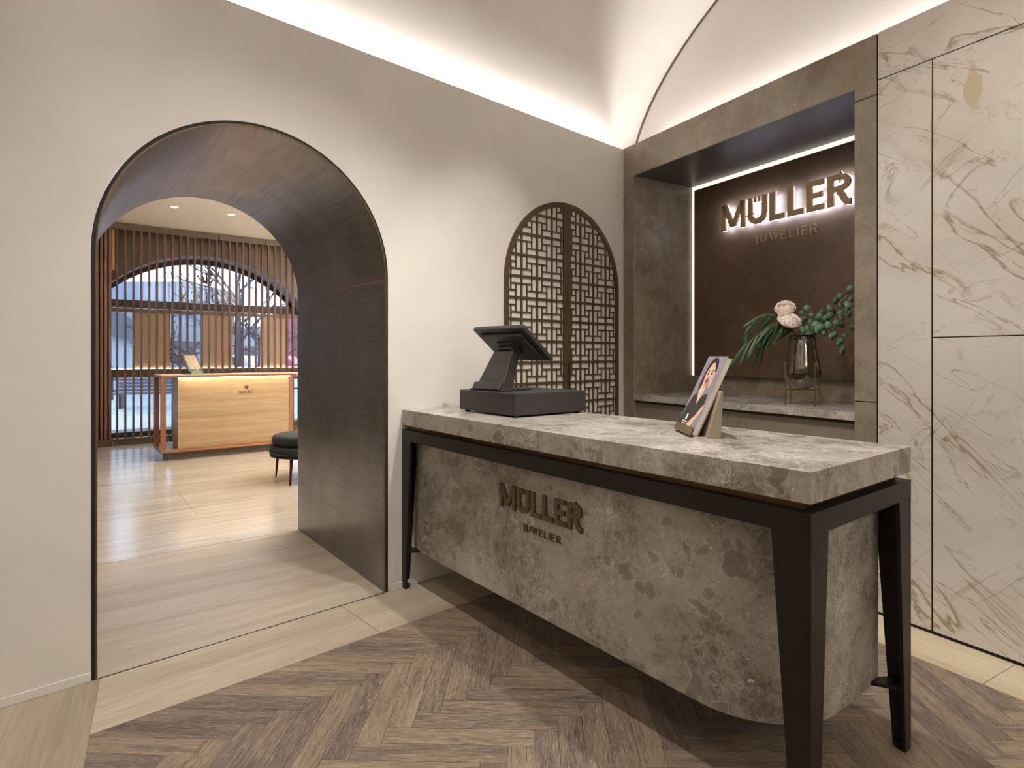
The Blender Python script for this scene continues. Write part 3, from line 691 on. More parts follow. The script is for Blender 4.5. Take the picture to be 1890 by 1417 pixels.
# rear foot: closed wedge
tp = sl(.19, .0165)
m = MB(); pxz(m, [(.042, 0), (.092, 0), (tp[0]+.006, tp[1]), (tp[0]-.001, tp[1])], -.028, wdt-.05); build(m, 'support_wedge', M_HOLD, hd_, bevel=.001)
m = MB(); pxz(m, [(.0, 0), (.09, 0), (.09, .003), (.004, .003)], -.026, wdt-.05); build(m, 'base_plate', M_HOLD, hd_)
mg = thing('magazine', 'thick magazine with a dark-haired woman on the cover, leaning in the brochure holder', 'magazine', MH)
def MG(name, polys, mat, off, th=.0004):
    """polys in cover coordinates: x 0..1 from far/left edge to near/right spine, y 0..1 upwards"""
    m = MB()
    for p in polys:
        pts = [((1-u)*.208+.002, v*.318+.002) for u, v in p]; k = len(m.v); n = len(pts)
        for o_ in (off, off+th):
            for yy, hh in pts: q = sl(hh, o_); m.v.append((q[0], yy, q[1]))
        m.f.append(tuple(k+i for i in range(n))); m.f.append(tuple(k+n+i for i in range(n))); m.m += [0, 0]
        for i in range(n): j = (i+1) % n; m.f.append((k+i, k+j, k+n+j, k+n+i)); m.m.append(0)
    return build(m, name, mat, mg, weld=False)
sq = [[(0, 0), (1, 0), (1, 1), (0, 1)]]
MG('page_block', [[(.01, .004), (.995, .004), (.995, .985), (.01, .985)]], M_PAGE, -.0055, .0185)
cv = MG('cover', sq, plain('cover_grey', '8C8792', .35), -.0065, .0008)
MG('back_cover', sq, plain('cover_back', '5E5A60', .35), .0132, .0006)
skin = plain('print_skin', 'D8B09A', .4); hair = plain('print_hair', '2A221F', .4); dress = plain('print_dress', '33342C', .4); lip = plain('print_lips', '8E3A34', .4)
def cvp(name, polys, mat, lv): o = MG(name, polys, mat, -.0067-.00012*lv, .0001); o.parent = cv; o.matrix_parent_inverse = ID; return o
def ell(cx, cy, rx, ry, n=22, rot=0): return [(cx+rx*cos(t)*cos(rot)-ry*sin(t)*sin(rot)*.66, cy+ry*sin(t)*cos(rot)+rx*cos(t)*sin(rot)*.66) for t in [2*pi*i/n for i in range(n)]]
cvp('printed_hair', [ell(.50, .80, .27, .185), [(.24, .84), (.20, .62), (.27, .52), (.40, .60), (.40, .84)]], hair, 1)
cvp('printed_dress', [[(.0, .10), (.05, .30), (.16, .46), (.34, .52), (.50, .36), (.62, .48), (.86, .52), (.93, .40), (.80, .22), (.62, .14), (.55, .02), (.0, .0)]], dress, 1)
cvp('printed_neck', [[(.36, .66), (.60, .66), (.62, .49), (.50, .36), (.34, .52)]], skin, 2)
cvp('printed_face', [ell(.51, .755, .20, .160), ell(.53, .655, .12, .080)], skin, 3)
cvp('printed_fringe', [[(.26, .80), (.30, .92), (.46, .97), (.40, .88), (.34, .82)], [(.46, .97), (.66, .94), (.74, .80), (.66, .86), (.56, .92)]], hair, 4)
cvp('printed_features', [ell(.42, .765, .050, .016), ell(.60, .770, .050, .016), strip([(.36, .80), (.42, .81), (.47, .80)], .010)[0], strip([(.36, .80), (.42, .81), (.47, .80)], .010)[1], strip([(.55, .805), (.61, .815), (.66, .80)], .010)[0], strip([(.55, .805), (.61, .815), (.66, .80)], .010)[1], [(.49, .725), (.53, .72), (.535, .728), (.495, .733)]], hair, 4)
cvp('printed_lips', [ell(.52, .672, .070, .024)], lip, 4)
cvp('printed_hand', [[(.70, .80), (.78, .79), (.80, .70), (.78, .60), (.72, .57), (.69, .62), (.66, .64), (.69, .70)]], skin, 4)
cvp('printed_forearm', [[(.46, .10), (.58, .16), (.72, .22), (.88, .36), (.96, .37), (.97, .31), (.84, .18), (.66, .05), (.50, .02)]], skin, 4)
cvp('printed_logo', [ell(.33, .17, .045, .03), [(.29, .20), (.37, .20), (.37, .23), (.33, .215), (.29, .23)], [(.18, .115), (.44, .115), (.44, .130), (.18, .130)], [(.18, .09), (.40, .09), (.40, .102), (.18, .102)]], M_WHITE, 4)

# ================================================================ VASE, STAND, FLOWERS
vc = FN @ Vector((1.385, .215, 0)); VM = T((vc.x, vc.y, 1.003))
vst = thing('vase_stand', 'slender brass four-legged stand carrying the glass vase in the niche', 'stand', VM)
rr = .113; ang0 = radians(-80)
LP = [(rr*cos(ang0+k*pi/2), rr*sin(ang0+k*pi/2)) for k in range(4)]
for x, y_ in LP: build(MB().tube([(x, y_, 0), (x, y_, .262)], .0036, 8), 'leg', M_BRASS, vst)
cb = MB()
for i in (0, 1): cb.tube([(LP[i][0], LP[i][1], .094+.0*i), (LP[i+2][0], LP[i+2][1], .094)], .003, 6)
build(cb, 'cross_bar', M_BRASS, vst)
vs_ = thing('glass_vase', 'tall pear-shaped smoked glass vase on the brass stand', 'vase', VM @ T((0, 0, .0975)))
op = [(.0, 0), (.03, .002), (.065, .018), (.092, .05), (.104, .09), (.102, .13), (.092, .18), (.081, .24), (.075, .29), (.073, .325)]
ip = [(max(0, r-.004), z+.004) for r, z in op[:-1]]+[(.0695, .325)]
build(MB().lathe(op+ip[::-1], 48), 'vase_body', M_SMOKE, vs_, smooth=True)
build(MB().lathe([(.0, .0062), (.026, .0082), (.058, .024), (.083, .054), (.093, .09), (.092, .105), (.0, .105)], 40), 'water', M_WATER, vs_, smooth=True)
# plant frame: x to camera right, y away, origin at vase foot
def PZ(px, py, dy=0):
    Y = vc.y+dy; return ((px-945)/1085*Y-vc.x, dy, 1.3-(py-657)/1085*Y-1.003)
PM = VM
M_LEAFR = plain('eucalyptus_leaf', '5E7A5C', .5, var=.18, scale=18, Subsurface_Weight=.0)
M_LEAFD = plain('willow_leaf', '2F4A2A', .45, var=.2, scale=14)
M_STEM = plain('plant_stem', '8C8048', .5)
M_PETAL = plain('petal', 'F0DED2', .6, var=.03, scale=30)
def blade(m, p, d, n, L, w, droop=0, seg=5, mat=None, fold=.15):
    """leaf blade with a midrib fold and thickness-free but curved surface doubled by solidify"""
    p, d, n = Vector(p), Vector(d).normalized(), Vector(n).normalized(); s_ = d.cross(n).normalized(); n = s_.cross(d); k = len(m.v)
    for i in range(seg+1):
        t = i/seg; wi = w*sin(pi*min(1, t*.96+.02))**(.75); c = p+d*L*t-Vector((0, 0, 1))*droop*t*t
        for q in (-1, 0, 1): m.v.append(tuple(c+s_*wi*.5*q+n*abs(q)*wi*fold))
    for i in range(seg):
        for q in (0, 1): a = k+i*3+q; m.f.append((a, a+1, a+4, a+3)); m.m.append(m.mi(mat) if mat else 0)
def roundleaf(m, p, n, r, up=(0, 0, 1)):
    p, n = Vector(p), Vector(n).normalized(); a = Vector(up)-n*Vector(up).dot(n); a = a.normalized(); b = n.cross(a); k = len(m.v); N_ = 12
    m.v.append(tuple(p+n*r*.12))
    for i in range(N_): t = 2*pi*i/N_; m.v.append(tuple(p+(a*cos(t)*r*1.05+b*sin(t)*r)-n*.0))
    for i in range(N_): m.f.append((k, k+1+i, k+1+(i+1) % N_)); m.m.append(0)
def solid(o, t=.0008):
    s = o.modifiers.new('solid', 'SOLIDIFY'); s.thickness = t; s.offset = 0; return o
def lerp(pts, t):
    n = len(pts)-1; i = min(int(t*n), n-1); f = t*n-i; return Vector(pts[i]).lerp(Vector(pts[i+1]), f), (Vector(pts[i+1])-Vector(pts[i])).normalized()
rv = random.Random(3)
def euc(pxs, label, leaves, r0=.030):
    b = thing('eucalyptus_branch', label, 'branch', PM, 'round-leaved eucalyptus branches in the vase')
    path = [(rv.uniform(-.02, .02), rv.uniform(-.01, .02), .125), (.01, .0, .40)]+[PZ(*q) for q in pxs]
    sm = []
    for i in range(len(path)-1):
        for j in range(4): sm.append(tuple(Vector(path[i]).lerp(Vector(path[i+1]), j/4)))
    sm.append(path[-1]); build(MB().tube(sm, [.0026-.0016*i/len(sm) for i in range(len(sm))], 6), 'stem', M_STEM, b, smooth=True)
    m = MB()
    for i in range(leaves):
        t = .30+.70*(i+.5)/leaves; p, d = lerp(path, t); side = 1 if i % 2 else -1
        off = Vector((rv.uniform(-.012, .012), rv.uniform(-.03, .02), side*rv.uniform(.012, .03))); r = r0*rv.uniform(.75, 1.1)*(1.05-.35*t)
        roundleaf(m, p+off, Vector((rv.uniform(-.6, .6), -1, rv.uniform(-.4, .6))), r)
    solid(build(m, 'leaves', M_LEAFR, b, weld=False, smooth=True))
euc([(1500, 600, -.03), (1530, 575, -.10), (1560, 548, -.17), (1600, 520, -.25)], 'longest eucalyptus branch, rising to the right above the vase', 17)
euc([(1505, 602, -.06), (1535, 590, -.13), (1570, 572, -.22), (1600, 560, -.28)], 'leafy eucalyptus branch reaching right, just below the longest one', 18, .031)
euc([(1500, 605, -.05), (1525, 608, -.10), (1548, 628, -.15), (1560, 655, -.17)], 'eucalyptus branch bending down beside the right of the vase', 12, .026)
euc([(1495, 606, -.01), (1530, 604, -.07), (1575, 612, -.16)], 'short eucalyptus branch low at the right rim of the vase', 12, .027)
euc([(1478, 585, .03), (1500, 572, .02)], 'eucalyptus sprig directly behind the white flowers', 9, .026)
def willow(pxs, label, n, L=.15):
    b = thing('willow_branch', label, 'branch', PM, 'long-leaved willow eucalyptus branches in the vase')
    path = [(rv.uniform(-.02, .02), 0, .12), (-.02, .0, .40)]+[PZ(*q) for q in pxs]
    build(MB().tube(path, [.0025, .0022]+[.0015]*(len(path)-2), 6), 'stem', M_STEM, b, smooth=True)
    m = MB()
    for i in range(n):
        t = .36+.64*(i+.5)/n; p, d = lerp(path, t)
        dr = (d+Vector((rv.uniform(-.5, .25), rv.uniform(-.4, .4), rv.uniform(-1.3, -.3)))).normalized()
        blade(m, p, dr, (rv.uniform(-.5, .5), -1, rv.uniform(0, .8)), L*rv.uniform(.75, 1.2), .021*rv.uniform(.75, 1.25), rv.uniform(.01, .05), 7)
    solid(build(m, 'leaves', M_LEAFD, b, weld=False, smooth=True), .0006)
willow([(1440, 583, -.01), (1415, 578, -.02), (1392, 588, -.02), (1382, 600, -.02)], 'willow branch arching out to the far left of the vase', 11)
willow([(1445, 596, -.04), (1420, 600, -.05), (1396, 620, -.05), (1372, 640, -.04)], 'lower willow branch hanging left towards the worktop', 11, .16)
willow([(1450, 598, -.03), (1428, 600, -.04), (1412, 620, -.03)], 'short willow branch drooping close to the vase', 9, .17)
willow([(1455, 592, -.05), (1436, 592, -.07)], 'small bushy willow sprig at the left rim of the vase', 8, .10)
def ranunculus(px, py, dy, R, tilt, label):
    f = thing('ranunculus', label, 'flower', PM, None)
    c = Vector(PZ(px, py, dy)); build(MB().tube([(0, 0, .12), (.0, -.01, .38), tuple(c+Vector((0, 0, -.02)))], .0024, 6), 'stem', M_STEM, f, smooth=True)
    m = MB(); rot = Matrix.Rotation(tilt[0], 3, 'X') @ Matrix.Rotation(tilt[1], 3, 'Y')
    for ring_, (n, rad, op_, hh) in enumerate(((6, 1.0, 62, .62), (7, .9, 48, .70), (7, .76, 36, .74), (6, .6, 26, .74), (6, .44, 16, .72), (5, .28, 8, .68))):
        for i in range(n):
            az = 2*pi*(i+.37*ring_)/n; k = len(m.v); NS = 6; NT_ = 5
            for a in range(NS+1):
                for b_ in range(NT_+1):
                    u = a/NS-.5; t = b_/NT_; wd = (pi*1.5/n)*sin(pi*(.15+.72*t))**.7
                    el = t*radians(118-op_*.35); r = R*rad*sin(min(el, pi*.62))*(1+.06*sin(u*9+i)*t)
                    z = R*.75*(1-cos(el))*hh/.75*.9-R*.35+R*.04*ring_
                    th = az+u*2*wd; m.v.append(tuple(c+rot @ Vector((r*cos(th), r*sin(th), z))))
            for a in range(NS):
                for b_ in range(NT_): q = k+a*(NT_+1)+b_; m.f.append((q, q+1, q+NT_+2, q+NT_+1)); m.m.append(0)
    solid(build(m, 'petals', M_PETAL, f, weld=False, smooth=True), .0008)
    ctr = MB(); cc = c+rot @ Vector((0, 0, R*.42))
    for i in range(1): ctr.tube([tuple(cc-rot @ Vector((0, 0, R*.2))), tuple(cc)], [R*.22, R*.12], 10)
    build(ctr, 'flower_heart', plain('flower_heart', 'D9D3A0', .6), f, smooth=True)
ranunculus(1455, 594, -.07, .066, (radians(38), radians(4)), 'lower and larger white ranunculus bloom above the vase mouth')
ranunculus(1449, 571, -.03, .058, (radians(42), radians(-22)), 'upper white ranunculus bloom, tilted, behind the larger one')

# ================================================================ FAR ROOM
HF = 3.246
struct(build(box((-1.6, gy, HF), (6, 1.2, HF+.03)), 'ceiling_far', M_FCEIL, M=FF))
# dividing wall far face with arch
fw = arch_wall(-1.6, 6, HF, gy-.02, gy-.001, cxF, AZ, rF+.002); struct(build(fw, 'wall_divider', M_WALL, M=FF, weld=False))
struct(build(box((5.0, gy, 0), (5.04, .6, HF)), 'wall_far_right', M_WALL, M=FF))
struct(build(box((-1.34, gy, 0), (-1.30, .6, HF)), 'wall_far_left', M_SHADE, M=FF))
# window wall at y=.5 with a segmental arch opening
WY, WC, WZ, WR = .50, 1.30, 1.00, 1.95; xl, xr = WC-1.66, WC+1.66
def seg_arch_wall():
    m = MB(); m.box((-1.6, WY, 0), (xl, WY+.50, HF)); m.box((xr, WY, 0), (6, WY+.50, HF)); n = 40
    P_ = []
    for i in range(n+1):
        x = xl+(xr-xl)*i/n; P_.append((x, WZ+sqrt(WR**2-(x-WC)**2)))
    for a, b in zip(P_, P_[1:]): m.prism([a, b, (b[0], HF), (a[0], HF)], WY, WY+.50)
    return m, P_
mw, wp = seg_arch_wall()
struct(build(mw, 'wall_window', M_SHADE, M=FF, weld=False))
rv_ = MB()
for a, b in zip(wp, wp[1:]): rv_.prism([a, b, (b[0], b[1]-.004), (a[0], a[1]-.004)], WY+.002, WY+.50)
struct(build(rv_, 'trim_4', plain('arch_reveal', 'A2A6B0', .5), M=FF, weld=False))
wn = sempty('window_1', FF)
fm = MB()
for a, b in zip(wp, wp[1:]): fm.prism([(a[0], a[1]-.004), (b[0], b[1]-.004), (b[0], b[1]-.09), (a[0], a[1]-.09)], WY+.44, WY+.50)
fm.box((xl, WY+.44, 0), (xl+.05, WY+.50, 2.02)); fm.box((xr-.05, WY+.44, 0), (xr, WY+.50, 2.02))
build(fm, 'window_frame', M_DARKM, wn, weld=False)
build(box((xl, WY+.36, 2.075), (xr, WY+.50, 2.195)), 'transom', plain('transom_bronze', '4A3C30', .5), wn)
build(box((xl, WY+.36, .955), (xr, WY+.50, 1.09)), 'lower_rail', plain('rail_bronze', '4A3A2C', .5), wn)
build(box((xl, WY+.05, 0), (xr, WY+.50, .125)), 'window_plinth', plain('plinth_olive', '4C4434', .5), wn)
for x in (.78, 1.72, 2.62): build(box((x, WY+.45, 1.09), (x+.03, WY+.50, 2.075)), 'mullion', M_DARKM, wn)
gl = MB(); gl.box((xl, WY+.472, .12), (xr, WY+.476, 2.9)); 
build(gl, 'pane', M_GLASS, wn)
# ROLEX lettering and crown on the outside of the pane, read from the street (mirrored from inside)
sw = thing('window_lettering', 'dark serif lettering and crown on the arched window, mirrored when seen from inside', 'sign', FF @ T((0, WY+.479, 0)))
M_INK = plain('window_ink', '1E1A1C', .5)
def serif(ch):
    R = lambda x0, y0, x1, y1: [(x0, y0), (x1, y0), (x1, y1), (x0, y1)]
    s = .07
    if ch == 'R': return .85, [R(.1, 0, .3, 1), R(0, 0, .4, s), R(0, 1-s, .4, 1)]+strip([(.3, .96), (.45, .96)]+arc(.45, .74, .2, .22, 90, -90, 8)+[(.3, .52)], .12)+strip([(.45, .5), (.8, .04)], .17)+[R(.62, 0, .85, s)]
    if ch == 'O': return .95, strip(arc(.475, .5, .39, .46, 0, 360, 24), .15)
    if ch == 'L': return .72, [R(.1, 0, .3, 1), R(0, 0, .7, s), R(0, 1-s, .4, 1), R(.63, 0, .72, .3)]
    if ch == 'E': return .72, [R(.1, 0, .3, 1), R(0, 0, .7, s), R(0, 1-s, .7, 1), R(.63, 0, .72, .28), R(.63, .72, .72, 1), R(.3, .47, .52, .53), R(.48, .37, .55, .63)]
    if ch == 'X': return .9, strip([(.14, .98), (.76, .02)], .19)+strip([(.76, .98), (.14, .02)], .08)+[R(0, 0, .32, s), R(.55, 0, .9, s), R(0, 1-s, .34, 1), R(.6, 1-s, .9, 1)]
def serif_word(word, cap, parent, mat, x0, z0, y0, y1, flip=False, gap=.16):
    x = 0
    for ch in word:
        w_, pl = serif(ch); m = MB()
        for p in pl: m.prism([((x0+(x+q[0])*cap) if not flip else (x0-(x+q[0])*cap), z0+q[1]*cap) for q in p], y0, y1)
        build(m, 'letter', mat, parent); x += w_+gap
def crown(cap, parent, mat, xc, z0, y0, y1):
    m = MB(); k = cap
    for tx, tz in ((-.62, .78), (-.33, .98), (0, 1.05), (.33, .98), (.62, .78)):
        bx_ = tx*.42; m.prism([(xc+(bx_-.10)*k, z0+.28*k), (xc+(bx_+.10)*k, z0+.28*k), (xc+(tx+.035)*k, z0+tz*k), (xc+(tx-.035)*k, z0+tz*k)], y0, y1)
        m.prism([(xc+(tx+.085*cos(t))*k, z0+(tz+.085*sin(t))*k) for t in [2*pi*i/10 for i in range(10)]], y0, y1)
    for p in strip(arc(0, .16, .32, .14, 0, 360, 18), .09): m.prism([(xc+q[0]*k, z0+q[1]*k) for q in p], y0, y1)
    m.prism([(xc-.36*k, z0+.38*k), (xc+.36*k, z0+.38*k), (xc+.3*k, z0+.2*k), (xc-.3*k, z0+.2*k)], y0, y1)
    build(m, 'crown_emblem', mat, parent)
serif_word('ROLEX', .185, sw, M_INK, 1.79, 2.215, 0, .004, True, .13)
crown(.215, sw, M_INK, 1.36, 2.50, 0, .004)
# display backdrops in the shop window
for i, (a, b) in enumerate(((.27, .74), (1.20, 1.67), (2.12, 2.56), (3.05, 3.5))):
    if a > 3: continue
    o = build(box((a, WY-.02, 1.115), (b, WY+.02, 1.97)), 'display_backdrop', M_BEIGE, M=FF, bevel=.002)
    tag(o, ('beige fabric display backdrop at the left of the shop window, behind the wooden slats', 'beige fabric display backdrop in the middle of the shop window, below the crown', 'beige fabric display backdrop at the right of the shop window, behind the stool')[i], 'display panel', 'beige display backdrops in the shop window')
sh = thing('display_shelf', 'long bronze display ledge with a lit edge along the shop window', 'shelf', FF)
build(box((xl+.06, WY-.05, .975), (xr-.06, WY+.12, 1.10)), 'shelf_board', plain('shelf_bronze', '5C4835', .45), sh)
build(box((xl+.06, WY-.04, 1.1005), (xr-.06, WY+.05, 1.107)), 'light_strip', emit('shelf_led', 'FFE6C0', 5), sh)
hb_ = build(box((xl+.06, WY-.05, 1.975), (xr-.06, WY+.05, 2.03)), 'display_header', plain('header_olive', '8A7650', .5), M=FF); tag(hb_, 'olive bronze header rail above the beige display backdrops', 'rail')
# slatted screens
def screen(x0, n, last, label):
    s = thing('slatted_screen', label, 'screen', FF, 'walnut slatted screens in front of the shop window')
    m = MB()
    for i in range(n): m.box((x0+.1*i-.013, -.028, .10), (x0+.1*i+.013, .028, 3.145))
    build(m, 'slats', M_SLAT, s, weld=False)
    build(box((x0-.045, -.035, 3.145), (x0+.1*n-.058, .035, 3.235)), 'top_rail', plain('screen_rail', '4A3A28', .5), s) if 'screen_rail' not in MATS else build(box((x0-.045, -.035, 3.145), (x0+.1*n-.058, .035, 3.235)), 'top_rail', MATS['screen_rail'], s)
    build(box((x0-.045, -.04, 0), (x0+.1*n-.058, .04, .10)), 'bottom_rail', MATS['screen_rail'], s)
names = ['leftmost walnut slatted screen panel, left of the tilted mirror', 'walnut slatted screen panel behind the tilted mirror', 'walnut slatted screen panel behind the middle of the travertine desk', 'walnut slatted screen panel above the stool, beside the bronze jamb']
for k in range(4): screen(.013+.06*0+.7*k+(.0 if k == 0 else .005), 7, k == 3, names[k])
screen(.013+2.8+.005, 7, True, 'rightmost walnut slatted screen panel, mostly hidden by the bronze jamb')
# flank panel of tighter slats turning away at the left
fk = thing('slatted_wall_panel', 'tight dark walnut slat panel at the far left edge of the view through the arch', 'screen', FF @ T((-.05, -.02, 0)) @ Matrix.Rotation(radians(12), 4, 'Z'))
m = MB()
for i in range(20): m.box((-.03-.052*i-.016, -.03, .10), (-.03-.052*i+.016, .02, 3.145))
build(m, 'slats', M_SLAT, fk, weld=False); build(box((-1.1, .02, 0), (0, .04, 3.235)), 'backing_board', plain('slat_backing', '3A2418', .6), fk)
build(box((-1.1, -.04, 0), (0, .0199, .10)), 'bottom_rail', MATS['screen_rail'], fk)
build(box((-1.1, -.04, 3.1451), (0, .0199, 3.235)), 'top_rail', MATS['screen_rail'], fk)
bl = build(box((-.045, -.03, 2.55), (-.020, -.012, 3.13)), 'pull_handle', M_BRASS, M=FF) ; tag(bl, 'long brass pull bar at the left edge of the slatted screen', 'handle')
# ceiling downlights
def downlight(x, y_, label):
    M = T((x, y_, HF)); d = thing('ceiling_downlight', label, 'downlight', M, 'recessed downlights in the far room')
    build(MB().lathe([(.040, -.001), (.052, -.004), (.054, 0), (.040, 0)], 24, close=True), 'trim_ring', M_WHITE, d, smooth=True)
    build(MB().lathe([(0, -.002), (.040, -.002)], 24), 'lens', M_LAMP, d)
    p = d.matrix_world.translation; aim('downlight_beam', (p.x, p.y, HF-.02), (p.x, p.y, 0), 15, 110, .9, (1, .96, .91), .05)
downlight(-4.409, 7.678, 'left of the two round recessed downlights in the far room ceiling')
downlight(-3.862, 8.090, 'right of the two round recessed downlights in the far room ceiling')
for (x, y_, e) in ((-3.0, 6.2, 14), (-1.7, 6.6, 14), (-2.4, 7.9, 12), (-3.6, 5.4, 10)):
    aim('far_room_downlight', (x, y_, HF-.03), (x, y_, 0), e, 115, .9, (1, .96, .91), .06)

# far desk
Q = (-4.313, 7.22); AQ = radians(90-51.5); FQ = frame(Q, AQ)
fd = thing('travertine_desk', 'travertine and walnut desk with a glowing edge under its top, in the far room', 'desk', FQ)
LQ, DQ = 1.78, .61
build(box((.09, .09, 0), (LQ-.09, DQ-.09, .10)), 'toe_plinth', plain('desk_plinth', '5A4E42', .5), fd)
build(box((0, 0, .10), (LQ, DQ, .125)), 'bottom_tray', M_WALNX, fd)
build(MB().box((0, 0, 1.030), (LQ, DQ, 1.056)), 'top_board', M_WALNX, fd)
build(box((.004, .004, 1.0562), (LQ-.004, DQ-.004, 1.064)), 'top_inlay', plain('cream_top', 'D8C2A2', .35), fd)['label'] = 'cream stone top surface'
for x in (0, LQ-.055):
    for y_ in (0, DQ-.06): build(box((x, y_, .125), (x+.055, y_+.06, 1.030)), 'post', M_WALN, fd)
build(box((.20, .12, .125), (LQ-.20, DQ-.12, 1.012)), 'stone_block', M_TR_D, fd, bevel=.003)
build(box((.20, .055, 1.018), (LQ-.20, .10, 1.0295)), 'light_strip', M_LEDF, fd)
serif_word('ROLEX', .036, fd, M_PLINTH, .925, .800, .116, .1199)
crown(.05, fd, M_PLINTH, 1.02, .855, .116, .1199)
# tilted mirror on the desk
tb = thing('tilted_mirror', 'small dark-framed tilted mirror on a pyramid stand, on the travertine desk', 'mirror', FQ @ T((.42, .30, 1.064)) @ Matrix.Rotation(radians(25), 4, 'Z'))
tm = bpy.data.objects.new('x', None); bpy.data.objects.remove(tm)
tt = radians(35)
def tbx(name, a, b, mat):
    o = build(box(a, b), name, mat, tb, bevel=.001); o.matrix_parent_inverse = ID; o.matrix_local = T((0, -.05, .03)) @ Matrix.Rotation(-tt, 4, 'X'); return o
tf = tbx('frame', (-.105, 0, 0), (.105, .012, .285), plain('mirror_frame', '39434A', .4))
tbx('glass', (-.083, -.002, .045), (.083, 0, .262), plain('mirror_glass', 'E8E0D0', .03, 1))
m = MB(); m.v += [(-.115, -.09, 0), (.09, -.09, 0), (.09, .10, 0), (-.115, .10, 0), (-.055, -.045, .045), (.045, -.045, .045), (.045, .03, .06), (-.055, .03, .06)]
for f in ((0, 3, 2, 1), (4, 5, 6, 7), (0, 1, 5, 4), (1, 2, 6, 5), (2, 3, 7, 6), (3, 0, 4, 7)): m.f.append(f); m.m.append(0)
build(m, 'stand', plain('green_gold', '7C8A68', .4, .3), tb)
ck = MB()
for p in strip([(-.02, .02), (-.012, .034), (-.004, .02), (.004, .036), (.012, .02), (.02, .034)], .004): ck.prism(p, -.004, -.002)
cko = build(ck, 'crown_emblem', M_WHITE, tb, weld=False); cko.matrix_local = T((0.02, -.05, .03)) @ Matrix.Rotation(-tt, 4, 'X')

# pouf stool
sc = thing('round_stool', 'round charcoal velvet stool with two stacked cushions and thin dark legs, beside the bronze jamb', 'stool', T((-2.166, 6.28, 0)))
def cush(r, z0, z1, b=.035):
    pr = [(0, z0)]; n = 7
    pr += [(r-b+b*sin(pi*i/n), (z0+z1)/2-(z1-z0)/2*cos(pi*i/n)) for i in range(n+1)]; pr += [(0, z1)]; return pr
build(MB().lathe(cush(.40, .275, .370), 48), 'lower_cushion', M_SEAT, sc, smooth=True)
build(MB().lathe(cush(.375, .372, .478, .045), 48), 'upper_cushion', M_SEAT, sc, smooth=True)
build(MB().lathe([(.36, .262), (.392, .262), (.392, .276), (.36, .276)], 48, close=True), 'seat_ring', M_DARKM, sc)
for a in (0, 1, 2, 3):
    an = radians(171)+a*pi/2
    build(MB().tube([(.36*cos(an), .36*sin(an), .270), (.372*cos(an), .372*sin(an), .14), (.385*cos(an), .385*sin(an), 0)], [.019, .013, .009], 10), 'leg', M_DARKM, sc, smooth=True)

# ================================================================ STREET OUTSIDE
pv = NT('street_paving'); v = pv.coord((1, 1, 1), (0, 0, radians(20))); br = pv.node('ShaderNodeTexBrick', Scale=1.0, Mortar_Size=.012)
pv.link(v, br.inputs['Vector']); br.inputs['Color1'].default_value = lin('868C96'); br.inputs['Color2'].default_value = lin('8E949C'); br.inputs['Mortar'].default_value = lin('3C3A42'); br.inputs['Brick Width'].default_value = .9; br.inputs['Row Height'].default_value = .5
pv.set(br.outputs['Color'], .5)
gr = struct(build(box((-40, 1.01, -.25), (60, 70, -.04)), 'ground', pv.m, M=FF))
kb = build(box((-6, 2.3, -.0401), (12, 2.42, -.02)), 'drain_strip', plain('kerb_dark', '565A62', .7), M=FF); tag(kb, 'dark drain strip set in the street paving outside the window', 'drain')
def W3(px, Y, z): return Vector(((px-945)/1085*Y, Y, z))
def block(name, px0, px1, Y, z1, dpt, mat, label, roof=None):
    a, b = W3(px0, Y, -.04), W3(px1, Y, -.04); e = thing(name, label, 'building', T(a))
    L = (b-a).length; build(box((0, 0, 0), (L, dpt, z1)), 'walls', mat, e)
    return e, L
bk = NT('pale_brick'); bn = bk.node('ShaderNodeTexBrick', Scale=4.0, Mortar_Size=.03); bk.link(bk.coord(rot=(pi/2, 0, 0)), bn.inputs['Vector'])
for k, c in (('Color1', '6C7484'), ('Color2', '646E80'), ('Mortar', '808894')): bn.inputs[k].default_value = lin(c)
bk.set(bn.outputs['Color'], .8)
e, L = block('town_building', 196, 347, 36, 5.9, 6, bk.m, 'grey-blue brick town building seen through the left of the window')
for i in range(4): build(box((.5+1.2*i, -.04, 2.0), (1.1+1.2*i, .0, 3.2)), 'window', plain('far_window_%d' % i, '48505C', .2), e)
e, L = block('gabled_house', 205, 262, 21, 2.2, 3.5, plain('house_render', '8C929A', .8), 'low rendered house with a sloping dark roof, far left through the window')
build(MB().prism([(-.4, 2.2), (L+.9, 1.6), (L+1.0, 1.9), (-.4, 3.5)], -.3, 3.6), 'roof', plain('slate_roof', '4A4E58', .7), e)
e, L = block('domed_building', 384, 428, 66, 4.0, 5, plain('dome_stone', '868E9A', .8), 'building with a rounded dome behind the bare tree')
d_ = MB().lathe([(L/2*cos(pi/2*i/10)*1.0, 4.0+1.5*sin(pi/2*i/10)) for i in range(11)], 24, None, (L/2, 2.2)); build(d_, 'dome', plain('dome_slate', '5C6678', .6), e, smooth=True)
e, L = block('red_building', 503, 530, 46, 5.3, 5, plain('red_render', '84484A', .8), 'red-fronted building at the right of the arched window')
build(box((.3, -.03, 3.4), (.8, 0, 4.2)), 'window', MATS['far_window_0'], e)
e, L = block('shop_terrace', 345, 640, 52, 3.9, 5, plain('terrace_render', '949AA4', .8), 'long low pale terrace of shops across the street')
for i in range(9): build(box((.6+1.5*i, -.04, .5), (1.5+1.5*i, 0, 2.2)), 'shopfront', MATS['far_window_0'], e)
M_BARK = plain('bark', '3A3640', .8, var=.1)
